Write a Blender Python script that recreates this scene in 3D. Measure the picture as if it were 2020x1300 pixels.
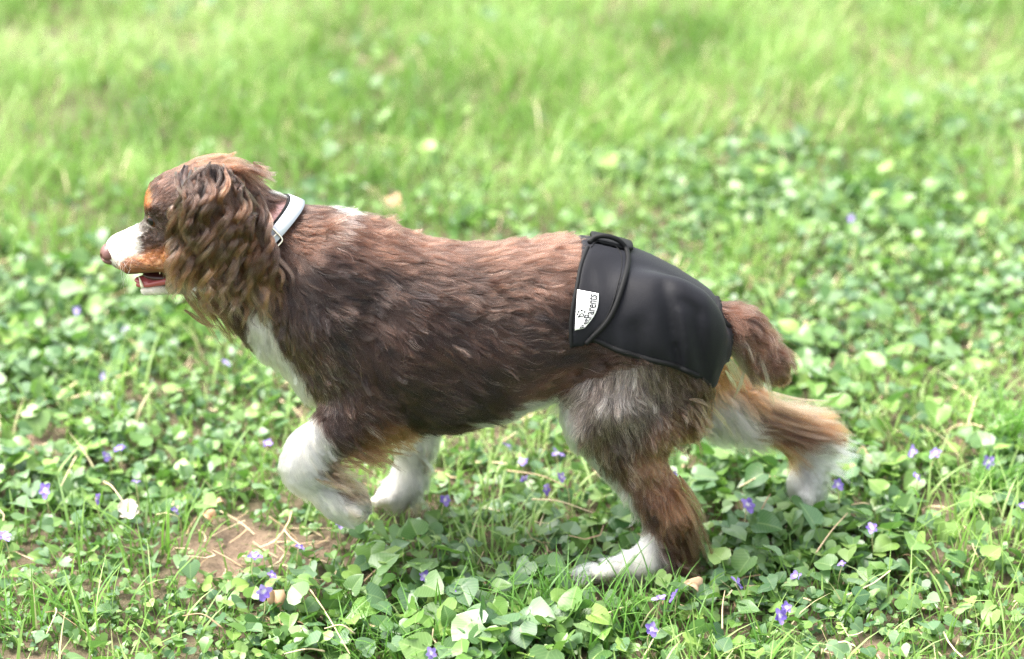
import bpy, bmesh, math, random
import numpy as np
from mathutils import Vector, Matrix, kdtree

for _o in list(bpy.data.objects):
    bpy.data.objects.remove(_o, do_unlink=True)
SC = bpy.context.scene
COL = SC.collection
rng = np.random.default_rng(7)
random.seed(7)

# ------------------------------------------------------------------ camera
PITCH = math.radians(25.0)
CP, SP = math.cos(PITCH), math.sin(PITCH)
LENS, SENSOR = 85.0, 36.0
FPX = 2020.0 * LENS / SENSOR            # focal length in layout units
DIST = 2.86                             # camera to the dog's mid plane
ZC = 0.290
S = DIST / FPX                          # metres per layout unit at the dog
CAM = np.array([0.0, -DIST * CP, ZC + DIST * SP])
cam_d = bpy.data.cameras.new('camera')
cam = bpy.data.objects.new('camera', cam_d)
COL.objects.link(cam)
cam.location = CAM
cam.rotation_euler = (math.radians(90) - PITCH, 0, 0)
cam_d.lens = LENS
cam_d.sensor_width = SENSOR
cam_d.clip_start = 0.05
cam_d.clip_end = 3000
cam_d.dof.use_dof = True
cam_d.dof.focus_distance = DIST - 0.09
cam_d.dof.aperture_fstop = 2.5
SC.camera = cam
SC.render.resolution_x, SC.render.resolution_y = 1024, 659

# ------------------------------------------------------------------ sky, sun, exposure
SUN_ELEV, SUN_AZ = math.radians(62), math.radians(-75)   # azimuth from +y towards +x
w = bpy.data.worlds.new('World')
SC.world = w
w.use_nodes = True
wn, wl = w.node_tree.nodes, w.node_tree.links
bg = wn['Background']
sky = wn.new('ShaderNodeTexSky')
sky.sky_type = 'NISHITA'
sky.sun_disc = False
sky.sun_elevation = SUN_ELEV
sky.sun_rotation = SUN_AZ
sky.air_density = 1.0
sky.dust_density = 4.0
sky.ozone_density = 1.0
hs = wn.new('ShaderNodeHueSaturation')      # a thin bright overcast: the sky's blue mostly washed out
hs.inputs['Saturation'].default_value = 0.30
wl.new(sky.outputs[0], hs.inputs['Color'])
wl.new(hs.outputs[0], bg.inputs['Color'])
bg.inputs['Strength'].default_value = 0.13
sl = bpy.data.lights.new('sun', 'SUN')
sl.energy = 1.6
sl.angle = math.radians(35)
sl.color = (1.0, 0.95, 0.86)
so = bpy.data.objects.new('sun', sl)
COL.objects.link(so)
_d = Vector((math.sin(SUN_AZ) * math.cos(SUN_ELEV), math.cos(SUN_AZ) * math.cos(SUN_ELEV), math.sin(SUN_ELEV)))
so.rotation_euler = _d.to_track_quat('Z', 'Y').to_euler()
so.location = _d * 6
vs = SC.view_settings
vs.view_transform = 'Standard'
vs.look = 'None'
vs.gamma = 1.0
vs.use_curve_mapping = False
vs.exposure = 2.38
SC.render.engine = 'CYCLES'
SC.cycles.max_bounces = 6
SC.cycles.diffuse_bounces = 3
SC.cycles.glossy_bounces = 3
SC.cycles.transmission_bounces = 5
SC.cycles.transparent_max_bounces = 8
SC.cycles.caustics_reflective = False
SC.cycles.caustics_refractive = False
SC.cycles.use_adaptive_sampling = True
SC.cycles.adaptive_threshold = 0.01
SC.cycles.use_denoising = True
SC.cycles.denoiser = 'OPENIMAGEDENOISE'
SC.cycles.denoising_input_passes = 'RGB_ALBEDO_NORMAL'
SC.cycles.denoising_prefilter = 'NONE'
SC.cycles.sample_clamp_indirect = 4.0

# ------------------------------------------------------------------ helpers
def lin(r, g, b):
    f = lambda c: c / 12.92 if c <= 0.04045 else ((c + 0.055) / 1.055) ** 2.4
    return np.array([f(r / 255.0), f(g / 255.0), f(b / 255.0)])

def unproj(px, py, y):
    """layout coordinates + depth plane y -> point in the world"""
    px, py, y = np.broadcast_arrays(np.asarray(px, float), np.asarray(py, float), np.asarray(y, float))
    u, v = (px - 1010.0) / FPX, (650.0 - py) / FPX
    dy, dz = CP + v * SP, -SP + v * CP
    t = (y - CAM[1]) / dy
    return np.stack([CAM[0] + t * u, y, CAM[2] + t * dz], -1)

def unproj_ground(px, py, z=0.0):
    px, py = np.broadcast_arrays(np.asarray(px, float), np.asarray(py, float))
    u, v = (px - 1010.0) / FPX, (650.0 - py) / FPX
    dy, dz = CP + v * SP, -SP + v * CP
    t = (z - CAM[2]) / dz
    return np.stack([CAM[0] + t * u, CAM[1] + t * dy, np.full_like(t, z)], -1)

def proj(p):
    q = np.asarray(p) - CAM
    d = q[..., 1] * CP - q[..., 2] * SP
    up = q[..., 1] * SP + q[..., 2] * CP
    return 1010.0 + FPX * q[..., 0] / d, 650.0 - FPX * up / d

def Q(px, py, y=0.0):
    return unproj(px, py, y)

def link(name, data, parent=None, mat=None):
    o = bpy.data.objects.new(name, data)
    COL.objects.link(o)
    if parent is not None:
        o.parent = parent
    if mat is not None and data is not None:
        data.materials.append(mat)
    return o

def tag(o, label=None, cat=None, group=None, kind=None):
    if label: o['label'] = label
    if cat: o['category'] = cat
    if group: o['group'] = group
    if kind: o['kind'] = kind
    return o

def empty(name, loc=(0, 0, 0)):
    o = link(name, None)
    o.location = loc
    o.empty_display_size = 0.05
    return o

def mesh_np(name, V, F, smooth=True, colors=None, attr='tint'):
    """V n x 3, F m x k (all same k, -1 free) -> mesh data"""
    V = np.ascontiguousarray(V, dtype=np.float32)
    F = np.ascontiguousarray(F, dtype=np.int32)
    me = bpy.data.meshes.new(name)
    m, k = F.shape
    me.vertices.add(len(V))
    me.vertices.foreach_set('co', V.ravel())
    me.loops.add(m * k)
    me.loops.foreach_set('vertex_index', F.ravel())
    me.polygons.add(m)
    me.polygons.foreach_set('loop_start', np.arange(0, m * k, k, dtype=np.int32))
    me.polygons.foreach_set('use_smooth', np.full(m, smooth, dtype=bool))
    me.update(calc_edges=True)
    if colors is not None:
        a = me.attributes.new(attr, 'FLOAT_COLOR', 'POINT')
        c = np.ones((len(V), 4), dtype=np.float32)
        c[:, :3] = colors
        a.data.foreach_set('color', c.ravel())
    return me

def vnoise(p, freq, seed=0):
    """cheap smooth value noise, p n x d -> [-1, 1]"""
    p = np.asarray(p, float) * freq
    d = p.shape[-1]
    i = np.floor(p).astype(np.int64)
    f = p - i
    f = f * f * (3 - 2 * f)
    out = 0
    for c in range(2 ** d):
        wgt, h = 1.0, np.full(p.shape[:-1], seed * 7919 + 13, dtype=np.int64)
        for k in range(d):
            b = (c >> k) & 1
            wgt = wgt * (f[..., k] if b else 1 - f[..., k])
            h = (h * 374761393 + (i[..., k] + b) * (668265263 + 1013 * k)) & 0x7fffffff
        h = ((h ^ (h >> 13)) * 1274126177) & 0x7fffffff
        h = (h ^ (h >> 16)) & 0xffff
        out = out + wgt * (h / 32767.5 - 1.0)
    return out

def nrm(v):
    return v / np.maximum(np.linalg.norm(v, axis=-1, keepdims=True), 1e-9)

def smax0(a, k):
    return a

def smin(a, b, k):
    h = np.clip(0.5 + 0.5 * (b - a) / k, 0, 1)
    return b * (1 - h) + a * h - k * h * (1 - h)

def smax(a, b, k):
    return -smin(-a, -b, k)

def tube(path, rad, seg=8, closed=False):
    """V, F of a round tube along path (n x 3); rad scalar or n"""
    path = np.asarray(path, float)
    n = len(path)
    rad = np.broadcast_to(np.asarray(rad, float), (n,))
    if closed:
        T = nrm(np.roll(path, -1, 0) - np.roll(path, 1, 0))
    else:
        T = nrm(np.gradient(path, axis=0))
    up = np.array([0.0, 0, 1]) if abs(T[0, 2]) < 0.9 else np.array([1.0, 0, 0])
    N = np.zeros_like(path)
    N[0] = nrm(np.cross(T[0], up))
    for i in range(1, n):
        v = N[i - 1] - T[i] * np.dot(N[i - 1], T[i])
        N[i] = nrm(v)
    B = np.cross(T, N)
    a = np.linspace(0, 2 * np.pi, seg, endpoint=False)
    V = (path[:, None] + rad[:, None, None] * (np.cos(a)[None, :, None] * N[:, None] + np.sin(a)[None, :, None] * B[:, None])).reshape(-1, 3)
    F = []
    m = n if closed else n - 1
    for i in range(m):
        j = (i + 1) % n
        for k in range(seg):
            l = (k + 1) % seg
            F.append((i * seg + k, i * seg + l, j * seg + l, j * seg + k))
    if not closed:
        V = np.vstack([V, path[:1], path[-1:]])
        c0, c1 = n * seg, n * seg + 1
        for k in range(seg):
            l = (k + 1) % seg
            F.append((c0, l, k, k))
            F.append((c1, (n - 1) * seg + k, (n - 1) * seg + l, (n - 1) * seg + l))
    return V, F

def mesh_poly(name, V, F, smooth=True):
    me = bpy.data.meshes.new(name)
    F2 = []
    for f in F:
        g = []
        for i in f:
            if i not in g:
                g.append(int(i))
        if len(g) >= 3:
            F2.append(g)
    me.from_pydata([tuple(map(float, v)) for v in V], [], F2)
    me.polygons.foreach_set('use_smooth', [smooth] * len(me.polygons))
    me.update()
    return me

def catmull(pts, n):
    """resample control points (k x d) to n points along a Catmull-Rom spline"""
    P = np.asarray(pts, float)
    k = len(P)
    Pe = np.vstack([2 * P[0] - P[1], P, 2 * P[-1] - P[-2]])
    t = np.linspace(0, k - 1 - 1e-6, n)
    i = t.astype(int)
    f = (t - i)[:, None]
    a, b, c, d = Pe[i], Pe[i + 1], Pe[i + 2], Pe[i + 3]
    return 0.5 * ((2 * b) + (-a + c) * f + (2 * a - 5 * b + 4 * c - d) * f ** 2 + (-a + 3 * b - 3 * c + d) * f ** 3)

def surface_nets(val, org, h):
    """val: nx x ny x nz, negative inside -> V, quads"""
    nx, ny, nz = val.shape
    ins = val < 0
    cnt = np.zeros((nx - 1, ny - 1, nz - 1), np.int8)
    for a in (0, 1):
        for b in (0, 1):
            for c in (0, 1):
                cnt += ins[a:nx - 1 + a, b:ny - 1 + b, c:nz - 1 + c]
    act = (cnt > 0) & (cnt < 8)
    I, J, K = np.nonzero(act)
    idx = np.full(act.shape, -1, np.int32)
    idx[I, J, K] = np.arange(len(I))
    acc = np.zeros((len(I), 3))
    num = np.zeros(len(I))
    corners = [(a, b, c) for a in (0, 1) for b in (0, 1) for c in (0, 1)]
    vals = {c: val[I + c[0], J + c[1], K + c[2]] for c in corners}
    for c in corners:
        for ax in range(3):
            if c[ax] == 0:
                e = list(c); e[ax] = 1; e = tuple(e)
                v0, v1 = vals[c], vals[e]
                m = (v0 < 0) != (v1 < 0)
                t = np.where(m, v0 / np.where(m, v0 - v1, 1), 0)
                p = np.zeros((len(I), 3)); p[:] = c
                p[:, ax] += t
                acc += p * m[:, None]
                num += m
    V = np.stack([I, J, K], -1) + acc / num[:, None]
    V = V * h + org
    quads = []
    for ax in range(3):
        s0 = [slice(None)] * 3; s1 = [slice(None)] * 3
        s0[ax] = slice(0, -1); s1[ax] = slice(1, None)
        a, b = ins[tuple(s0)], ins[tuple(s1)]
        u, v = (ax + 1) % 3, (ax + 2) % 3
        X = np.argwhere(a != b)
        ok = (X[:, u] > 0) & (X[:, v] > 0) & (X[:, u] < act.shape[u]) & (X[:, v] < act.shape[v]) & (X[:, ax] < act.shape[ax])
        X = X[ok]
        flip = a[X[:, 0], X[:, 1], X[:, 2]]
        def at(du, dv):
            Y = X.copy(); Y[:, u] += du; Y[:, v] += dv
            return idx[Y[:, 0], Y[:, 1], Y[:, 2]]
        q = np.stack([at(-1, -1), at(0, -1), at(0, 0), at(-1, 0)], -1)
        q[~flip] = q[~flip][:, ::-1]
        quads.append(q)
    return V, np.vstack(quads)

class Grid:
    """trilinear sampler of a scalar field on a regular grid"""
    def __init__(self, val, org, h):
        self.v, self.o, self.h = val.astype(np.float32), np.asarray(org), h
    def __call__(self, p):
        q = (p - self.o) / self.h
        n = np.array(self.v.shape)
        q = np.clip(q, 0.001, n - 1.002)
        i = q.astype(int); f = q - i
        x, y, z = i[..., 0], i[..., 1], i[..., 2]
        fx, fy, fz = f[..., 0], f[..., 1], f[..., 2]
        V = self.v
        c00 = V[x, y, z] * (1 - fx) + V[x + 1, y, z] * fx
        c10 = V[x, y + 1, z] * (1 - fx) + V[x + 1, y + 1, z] * fx
        c01 = V[x, y, z + 1] * (1 - fx) + V[x + 1, y, z + 1] * fx
        c11 = V[x, y + 1, z + 1] * (1 - fx) + V[x + 1, y + 1, z + 1] * fx
        return (c00 * (1 - fy) + c10 * fy) * (1 - fz) + (c01 * (1 - fy) + c11 * fy) * fz
    def grad(self, p):
        e = self.h
        return nrm(np.stack([self(p + np.eye(3)[k] * e) - self(p - np.eye(3)[k] * e) for k in range(3)], -1))

# ---- node helpers
def mat_new(name):
    m = bpy.data.materials.new(name)
    m.use_nodes = True
    nt = m.node_tree
    return m, nt.nodes, nt.links, nt.nodes['Principled BSDF']

def mix_rgb(N, L, fac, a, b, mode='MIX'):
    n = N.new('ShaderNodeMix')
    n.data_type = 'RGBA'
    n.blend_type = mode
    for sock, v in ((n.inputs[0], fac), (n.inputs[6], a), (n.inputs[7], b)):
        if isinstance(v, bpy.types.NodeSocket):
            L.new(v, sock)
        elif isinstance(v, (int, float)):
            sock.default_value = v
        else:
            sock.default_value = (*v[:3], 1)
    return n.outputs[2]

def noise_node(N, L, scale, detail=4, coord=None, rough=0.55):
    n = N.new('ShaderNodeTexNoise')
    n.inputs['Scale'].default_value = scale
    n.inputs['Detail'].default_value = detail
    n.inputs['Roughness'].default_value = rough
    if coord is None:
        t = N.new('ShaderNodeTexCoord')
        coord = t.outputs['Object']
    L.new(coord, n.inputs['Vector'])
    return n.outputs['Fac']

def bump(N, L, height, strength, dist, bsdf):
    b = N.new('ShaderNodeBump')
    b.inputs['Strength'].default_value = strength
    b.inputs['Distance'].default_value = dist
    L.new(height, b.inputs['Height'])
    L.new(b.outputs[0], bsdf.inputs['Normal'])

# ================================================================== the dog: body surface
GH = 0.0045
G0 = np.array([-0.56, -0.20, -0.03])
GN = (np.ceil((np.array([0.46, 0.20, 0.56]) - G0) / GH)).astype(int)
GX, GY, GZ = [(G0[k] + GH * np.arange(GN[k])).astype(np.float32) for k in range(3)]
GX, GY, GZ = np.meshgrid(GX, GY, GZ, indexing='ij')

def rpx(r):
    return r * S

def cap(a, b, ysc=1.0):
    """tapered capsule; a, b = (px, py, y, radius px); ysc squashes it sideways"""
    A, B = Q(*a[:3]), Q(*b[:3])
    ra, rb = rpx(a[3]), rpx(b[3])
    d = B - A
    yc = A[1]
    L2 = d[0] ** 2 + d[2] ** 2 + (d[1] / ysc) ** 2
    X, Y, Z = GX - A[0], (GY - A[1]) / ysc, GZ - A[2]
    t = np.clip((X * d[0] + Y * d[1] / ysc + Z * d[2]) / max(L2, 1e-9), 0, 1)
    q = np.sqrt((X - t * d[0]) ** 2 + (Y - t * d[1] / ysc) ** 2 + (Z - t * d[2]) ** 2)
    return (q - (ra + (rb - ra) * t)) * min(1, 0.5 + 0.5 * ysc)

def ell(c, r, hw, rot=0.0):
    """ellipsoid; c = (px, py, y), r = (rx, rz) px, hw half width in metres, rot degrees in the side plane (anticlockwise)"""
    C = Q(*c)
    a = math.radians(rot)
    X, Y, Z = GX - C[0], GY - C[1], GZ - C[2]
    X, Z = X * math.cos(a) + Z * math.sin(a), -X * math.sin(a) + Z * math.cos(a)
    rx, rz = rpx(r[0]), rpx(r[1])
    k0 = np.sqrt((X / rx) ** 2 + (Y / hw) ** 2 + (Z / rz) ** 2)
    k1 = np.sqrt((X / rx ** 2) ** 2 + (Y / hw ** 2) ** 2 + (Z / rz ** 2) ** 2)
    return k0 * (k0 - 1) / np.maximum(k1, 1e-6)

def union(items, k):
    out = items[0]
    for i in items[1:]:
        out = smin(out, i, k)
    return out

# trunk: (px, top, bottom, half width)
TR = np.array([
    (540, 590, 680, .030), (560, 515, 725, .052), (590, 462, 772, .068), (630, 434, 806, .080), (690, 430, 828, .090),
    (760, 446, 838, .098), (850, 472, 846, .103), (950, 480, 836, .103), (1040, 476, 808, .098),
    (1110, 474, 772, .092), (1190, 484, 742, .088), (1270, 508, 740, .086), (1340, 544, 742, .080),
    (1392, 580, 735, .062), (1418, 612, 712, .038)])
def trunk():
    xs = TR[:, 0]
    c = Q(xs, (TR[:, 1] + TR[:, 2]) / 2, 0.0)
    hp = (TR[:, 2] - TR[:, 1]) / 2 * S
    h = np.sqrt(np.maximum(hp ** 2 - (TR[:, 3] * SP) ** 2, 1e-4)) / CP
    xi = np.linspace(xs[0], xs[-1], 160)
    def smooth(v):
        return catmull(np.stack([xs, v], 1), 600)
    def ev(v, x):
        s = smooth(v)
        return np.interp(x, s[:, 0], s[:, 1])
    xg = GX[:, 0, 0]
    # layout x on the mid plane (small perspective term ignored: take it from the centre line)
    xl = np.interp(xg, c[:, 0], xs)
    cz, hh, ww = ev(c[:, 2], xl), ev(h, xl), ev(TR[:, 3], xl)
    over = np.maximum(0, np.maximum(c[0, 0] - xg, xg - c[-1, 0]))
    rho = np.sqrt(((GZ - cz[:, None, None]) / hh[:, None, None]) ** 2 + (GY / ww[:, None, None]) ** 2)
    f = (rho - 1) * np.minimum(hh, ww)[:, None, None]
    f = np.sqrt(np.maximum(f, 0) ** 2 + over[:, None, None] ** 2) + np.minimum(f, 0) + np.where(f < 0, over[:, None, None] * 1.0, 0)
    return f

GROUPS = {}
ribs = ell((800, 650, 0.0), (190, 165), .106, -5)
tk = smin(trunk(), ribs, .02)
neck = cap((430, 430, 0, 82), (630, 545, 0, 122))
throat = cap((400, 500, 0, 50), (570, 640, 0, 80))
shoulder = union([ell((664, 630, -.056), (80, 140), .038, 14), ell((664, 630, .056), (80, 140), .038, 14)], .01)
GROUPS['trunk'] = smin(union([tk, neck, throat], .03), shoulder, .024)
head = union([ell((420, 399, 0), (88, 84), .060), ell((345, 402, 0), (58, 60), .045), ell((372, 486, 0), (62, 58), .050),
              cap((338, 472, 0, 55), (246, 495, 0, 38), .74)], .018)
brow = union([ell((303, 405, -.028), (15, 13), .012), ell((303, 405, .028), (15, 13), .012)], .004)
head = smin(head, brow, .008)
lip = union([cap((330, 513, -.022, 22), (256, 520, -.014, 21)), cap((330, 513, .022, 22), (256, 520, .014, 21))], .004)
head = smin(head, lip, .006)
jaw = cap((385, 548, 0, 26), (288, 570, 0, 11), 1.5)
head = smin(head, jaw, .0035)
GROUPS['head'] = head
GROUPS['ear'] = ell((428, 425, -.066), (70, 105), .011, 4)
GROUPS['far_ear'] = ell((428, 425, .066), (66, 105), .011, 4)

def toes(cx, cy, y, ang, r, spread, n=4):
    out = []
    a = math.radians(ang)
    for i in range(n):
        o = (i - (n - 1) / 2) * spread
        k = 1.0 if i in (1, 2) else 0.82
        out.append(cap((cx, cy, y + o, r), (cx + math.cos(a) * r * 1.7 * k, cy + math.sin(a) * r * 1.7 * k, y + o * 1.15, r * .8)))
    return union(out, .0022)

GROUPS['nf'] = smin(union([cap((645, 640, -.066, 66), (738, 795, -.070, 50), .75), cap((732, 800, -.072, 52), (622, 878, -.078, 44), .85),
                      ell((604, 908, -.079), (42, 46), .026), cap((604, 925, -.079, 38), (668, 985, -.077, 33), .9),
                      cap((668, 985, -.077, 34), (695, 1003, -.076, 30), 1.05)], .014), toes(690, 1002, -.076, 40, 14, .0145), .006)
GROUPS['ff'] = smin(union([cap((850, 740, .060, 62), (818, 870, .066, 37)), cap((818, 870, .066, 37), (806, 945, .067, 29)),
                      cap((806, 945, .067, 30), (780, 978, .067, 30), 1.1)], .012), toes(764, 983, .067, 165, 14.5, .0145), .008)
GROUPS['nh'] = smin(union([cap((1300, 655, -.058, 104), (1212, 815, -.072, 88), .52), cap((1345, 665, -.055, 66), (1312, 815, -.068, 66), .6),
                      cap((1205, 822, -.074, 86), (1298, 985, -.080, 36), .66), cap((1298, 985, -.080, 36), (1325, 1030, -.082, 28), .85),
                      cap((1322, 1030, -.082, 31), (1282, 1102, -.086, 28), .85), cap((1282, 1104, -.086, 29), (1215, 1126, -.089, 25), 1.0)], .018), toes(1198, 1127, -.090, 172, 15, .0155), .008)
GROUPS['fh'] = smin(union([cap((1320, 690, .050, 100), (1425, 795, .066, 60), .6), cap((1425, 795, .066, 60), (1565, 850, .074, 31), .8),
                      cap((1565, 850, .074, 31), (1612, 872, .075, 27), .85), cap((1612, 872, .075, 31), (1588, 950, .076, 28), .9),
                      cap((1588, 950, .076, 30), (1592, 975, .076, 27), 1.0)], .016), toes(1592, 977, .076, 82, 14, .014), .008)
GROUPS['tail'] = union([cap((1395, 630, 0, 36), (1458, 652, 0, 37)), cap((1458, 652, 0, 37), (1524, 716, .0, 25))], .01)
GN_ = list(GROUPS)
BODY = GROUPS['trunk']
BODY = smin(BODY, GROUPS['head'], .022)
for g, k in (('nh', .030), ('fh', .030), ('nf', .022), ('ff', .022), ('tail', .014), ('ear', .006), ('far_ear', .006)):
    BODY = smin(BODY, GROUPS[g], k)
# (the garment is cut over the body without its tail)
BODY_NT = GROUPS['trunk']
for g, k in (('nh', .030), ('fh', .030)):
    BODY_NT = smin(BODY_NT, GROUPS[g], k)
_g = np.gradient(BODY_NT, GH)
_n = np.sqrt(_g[0] ** 2 + _g[1] ** 2 + _g[2] ** 2)
SDF_NT = Grid(np.clip(BODY_NT / np.maximum(_n, .35), -.08, .12), G0, GH)
# the coat lies unevenly: shallow swells over trunk and thighs
_q = np.stack([GX, GY, GZ], -1)[::2, ::2, ::2]
_b = .0030 * vnoise(_q, 26, 81) + .0018 * vnoise(_q, 55, 82)
_w = np.clip(1, 0, 1) * (GROUPS['head'][::2, ::2, ::2] > .03) * (_q[..., 2] > .12)
_b = np.repeat(np.repeat(np.repeat(_b * _w, 2, 0), 2, 1), 2, 2)[:GX.shape[0], :GX.shape[1], :GX.shape[2]]
for _k in range(3):
    _b[1:-1] = (_b[:-2] + 2 * _b[1:-1] + _b[2:]) / 4
    _b[:, 1:-1] = (_b[:, :-2] + 2 * _b[:, 1:-1] + _b[:, 2:]) / 4
    _b[:, :, 1:-1] = (_b[:, :, :-2] + 2 * _b[:, :, 1:-1] + _b[:, :, 2:]) / 4
BODY = BODY + _b
# mouth: open a real gap between lip and jaw
gap = cap((345, 543, 0, 10), (245, 551, 0, 11), 2.2)
BODY = smax(BODY, -gap, .004)
_g = np.gradient(BODY, GH)
_n = np.sqrt(_g[0] ** 2 + _g[1] ** 2 + _g[2] ** 2)
SDF_G = Grid(np.clip(BODY / np.maximum(_n, .35), -.08, .12), G0, GH)
BV, BF = surface_nets(BODY, G0, GH)
LABF = {g: Grid(v, G0, GH) for g, v in GROUPS.items()}
def group_of(p):
    st = np.stack([LABF[g](p) for g in GN_], -1)
    return np.argmin(st, -1)

def drape(px, py, off=0.0, y0=-.30, y1=.05, step=.002, sdf=None):
    """nearest point to the camera along the layout ray where the body field equals off"""
    sdf = sdf or SDF_G
    px, py = np.broadcast_arrays(np.asarray(px, float), np.asarray(py, float))
    y = np.full(px.shape, y0)
    done = np.zeros(px.shape, bool)
    n = int((y1 - y0) / step)
    for _ in range(n):
        d = sdf(unproj(px, py, y)) - off
        done |= d <= 0
        y = np.where(done, y, y + step)
    for _ in range(6):
        d = sdf(unproj(px, py, y)) - off
        y = y + np.clip(d, -.002, .002) * .8
    return unproj(px, py, y)

# ================================================================== the dog: pigment map, some sunlight painted into the back (laid out on the side view, per limb)
BRN, DRK, RED = lin(37, 23, 17), lin(20, 13, 11), lin(78, 49, 36)
RST, TAN, WHT = lin(98, 60, 39), lin(176, 116, 72), lin(218, 211, 200)
GRY, PNK, CRM = lin(96, 82, 74), lin(226, 178, 172), lin(232, 214, 190)
BASE = {'trunk': BRN, 'head': lin(52, 33, 25), 'ear': lin(44, 30, 24), 'far_ear': BRN, 'nf': BRN, 'ff': WHT, 'nh': lin(44, 30, 24), 'fh': lin(138, 82, 48), 'tail': lin(66, 41, 30)}
# (cx, cy, rx, ry, rot, colour, soft, strength)
PAINT = {
 'trunk': [(900, 455, 420, 55, 0, RED, .6, .75), (1080, 500, 130, 70, 0, RED, .8, .5), (640, 560, 70, 120, 0, DRK, .8, .5), (900, 800, 220, 60, 0, DRK, .8, .5),  # red along the back: part own coat colour, part sunlight painted in
           (554, 738, 29, 118, 33, WHT, .25, 1), (515, 645, 22, 66, 15, WHT, .3, 1), (652, 408, 30, 9, -15, WHT, .5, .8), (537, 434, 16, 42, -35, PNK, .4, .9), (512, 352, 42, 12, -28, WHT, .4, 1),
           (1075, 815, 80, 24, 0, WHT, .3, 1), (1060, 770, 60, 30, 20, RED, .8, .5)],
 'head': [(420, 318, 95, 22, 6, RST, .6, .8), (365, 350, 45, 40, 0, DRK, .8, .4), (234, 484, 47, 40, -28, WHT, .2, 1), (252, 462, 48, 20, 32, WHT, .25, 1), (325, 512, 70, 26, 6, lin(118, 72, 40), .5, .95), (262, 522, 36, 18, 8, lin(132, 80, 46), .45, .9),
          *[(x_, y_, 3.5, 3, 0, DRK, .5, .8) for x_, y_ in ((256, 518), (264, 526), (250, 528), (272, 520), (262, 512), (280, 528), (245, 518), (290, 522), (270, 532))], (284, 392, 12, 22, 10, lin(140, 82, 42), .4, .9), (300, 450, 40, 34, 0, lin(40, 26, 20), .5, .9), (300, 578, 80, 14, 0, lin(214, 204, 190), .3, 1), (380, 570, 60, 40, 0, BRN, .3, .8)],
 'ear': [], 'far_ear': [],
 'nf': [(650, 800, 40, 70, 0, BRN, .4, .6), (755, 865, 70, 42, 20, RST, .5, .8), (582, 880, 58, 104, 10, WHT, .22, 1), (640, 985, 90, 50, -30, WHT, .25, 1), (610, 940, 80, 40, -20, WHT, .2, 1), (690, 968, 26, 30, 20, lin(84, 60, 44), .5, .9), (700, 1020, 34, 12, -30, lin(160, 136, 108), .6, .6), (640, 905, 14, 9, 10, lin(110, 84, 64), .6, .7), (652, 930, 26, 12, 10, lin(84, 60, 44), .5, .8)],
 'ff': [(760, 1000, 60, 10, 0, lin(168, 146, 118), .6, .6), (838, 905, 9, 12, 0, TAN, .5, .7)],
 'nh': [(1200, 740, 110, 70, 0, GRY, .7, .5), (1150, 860, 60, 70, 0, lin(70, 54, 46), .7, .5), (1330, 870, 55, 60, 0, lin(100, 66, 46), .6, .7), (1300, 930, 60, 60, -30, RST, .6, .75), (1340, 985, 50, 60, -30, RST, .6, .9),
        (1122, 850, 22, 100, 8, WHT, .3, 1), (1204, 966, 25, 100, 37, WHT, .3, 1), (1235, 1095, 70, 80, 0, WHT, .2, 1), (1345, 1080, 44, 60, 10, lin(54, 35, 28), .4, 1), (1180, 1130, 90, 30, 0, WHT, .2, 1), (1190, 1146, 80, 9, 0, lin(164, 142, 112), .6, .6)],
 'fh': [(1425, 850, 50, 70, 0, CRM, .5, .9), (1500, 790, 110, 30, -28, lin(150, 90, 54), .6, .7), (1545, 850, 80, 20, -20, lin(66, 44, 34), .6, .9), (1600, 945, 75, 76, 0, WHT, .2, 1), (1640, 890, 46, 22, 0, WHT, .3, 1), (1572, 905, 10, 16, 0, TAN, .5, .4)],
 'tail': [(1425, 725, 36, 36, 0, CRM, .6, .7), (1480, 640, 60, 40, -30, lin(84, 54, 41), .7, .6), (1540, 735, 30, 40, 0, lin(70, 46, 34), .7, .7)],
}
TICK = [('trunk', 658, 428, 20, 46, .5), ('trunk', 620, 720, 62, 90, .16), ('trunk', 900, 620, 340, 180, .010), ('nh', 1190, 745, 110, 85, .42), ('nh', 1230, 860, 110, 110, .20), ('nf', 660, 780, 80, 90, .08), ('tail', 1480, 680, 80, 80, .05), ('ear', 430, 430, 90, 110, .06)]

def side_px(p):
    return proj(p)

def blob_w(px, py, b, warp):
    cx, cy, rx, ry, rot = b[:5]
    a = math.radians(rot)
    X, Y = px - cx, py - cy
    X, Y = X * math.cos(a) - Y * math.sin(a), X * math.sin(a) + Y * math.cos(a)
    d = np.sqrt((X / rx) ** 2 + (Y / ry) ** 2) + warp
    soft = b[6] if len(b) > 6 else .5
    t = np.clip((1 + soft - d) / (2 * soft), 0, 1)
    return t * t * (3 - 2 * t)

def pigment(p, gid, nz=None):
    px, py = side_px(p)
    q = np.stack([px, py], -1)
    warp = .13 * vnoise(q, 1 / 26, 3) + .09 * vnoise(q, 1 / 9, 4)
    out = np.zeros(p.shape)
    for gi, g in enumerate(GN_):
        m = gid == gi
        if not m.any():
            continue
        c = np.tile(BASE[g], (m.sum(), 1))
        for b in PAINT[g]:
            wv = (blob_w(px[m], py[m], b, warp[m]) * b[7])[:, None]
            c = c * (1 - wv) + b[5] * wv
        if nz is not None and g == 'trunk':
            wv = (np.clip((-.62 - nz[m]) / .2, 0, 1) * (px[m] > 900))[:, None]
            c = c * (1 - wv) + WHT * wv
        out[m] = c
    return out

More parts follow.
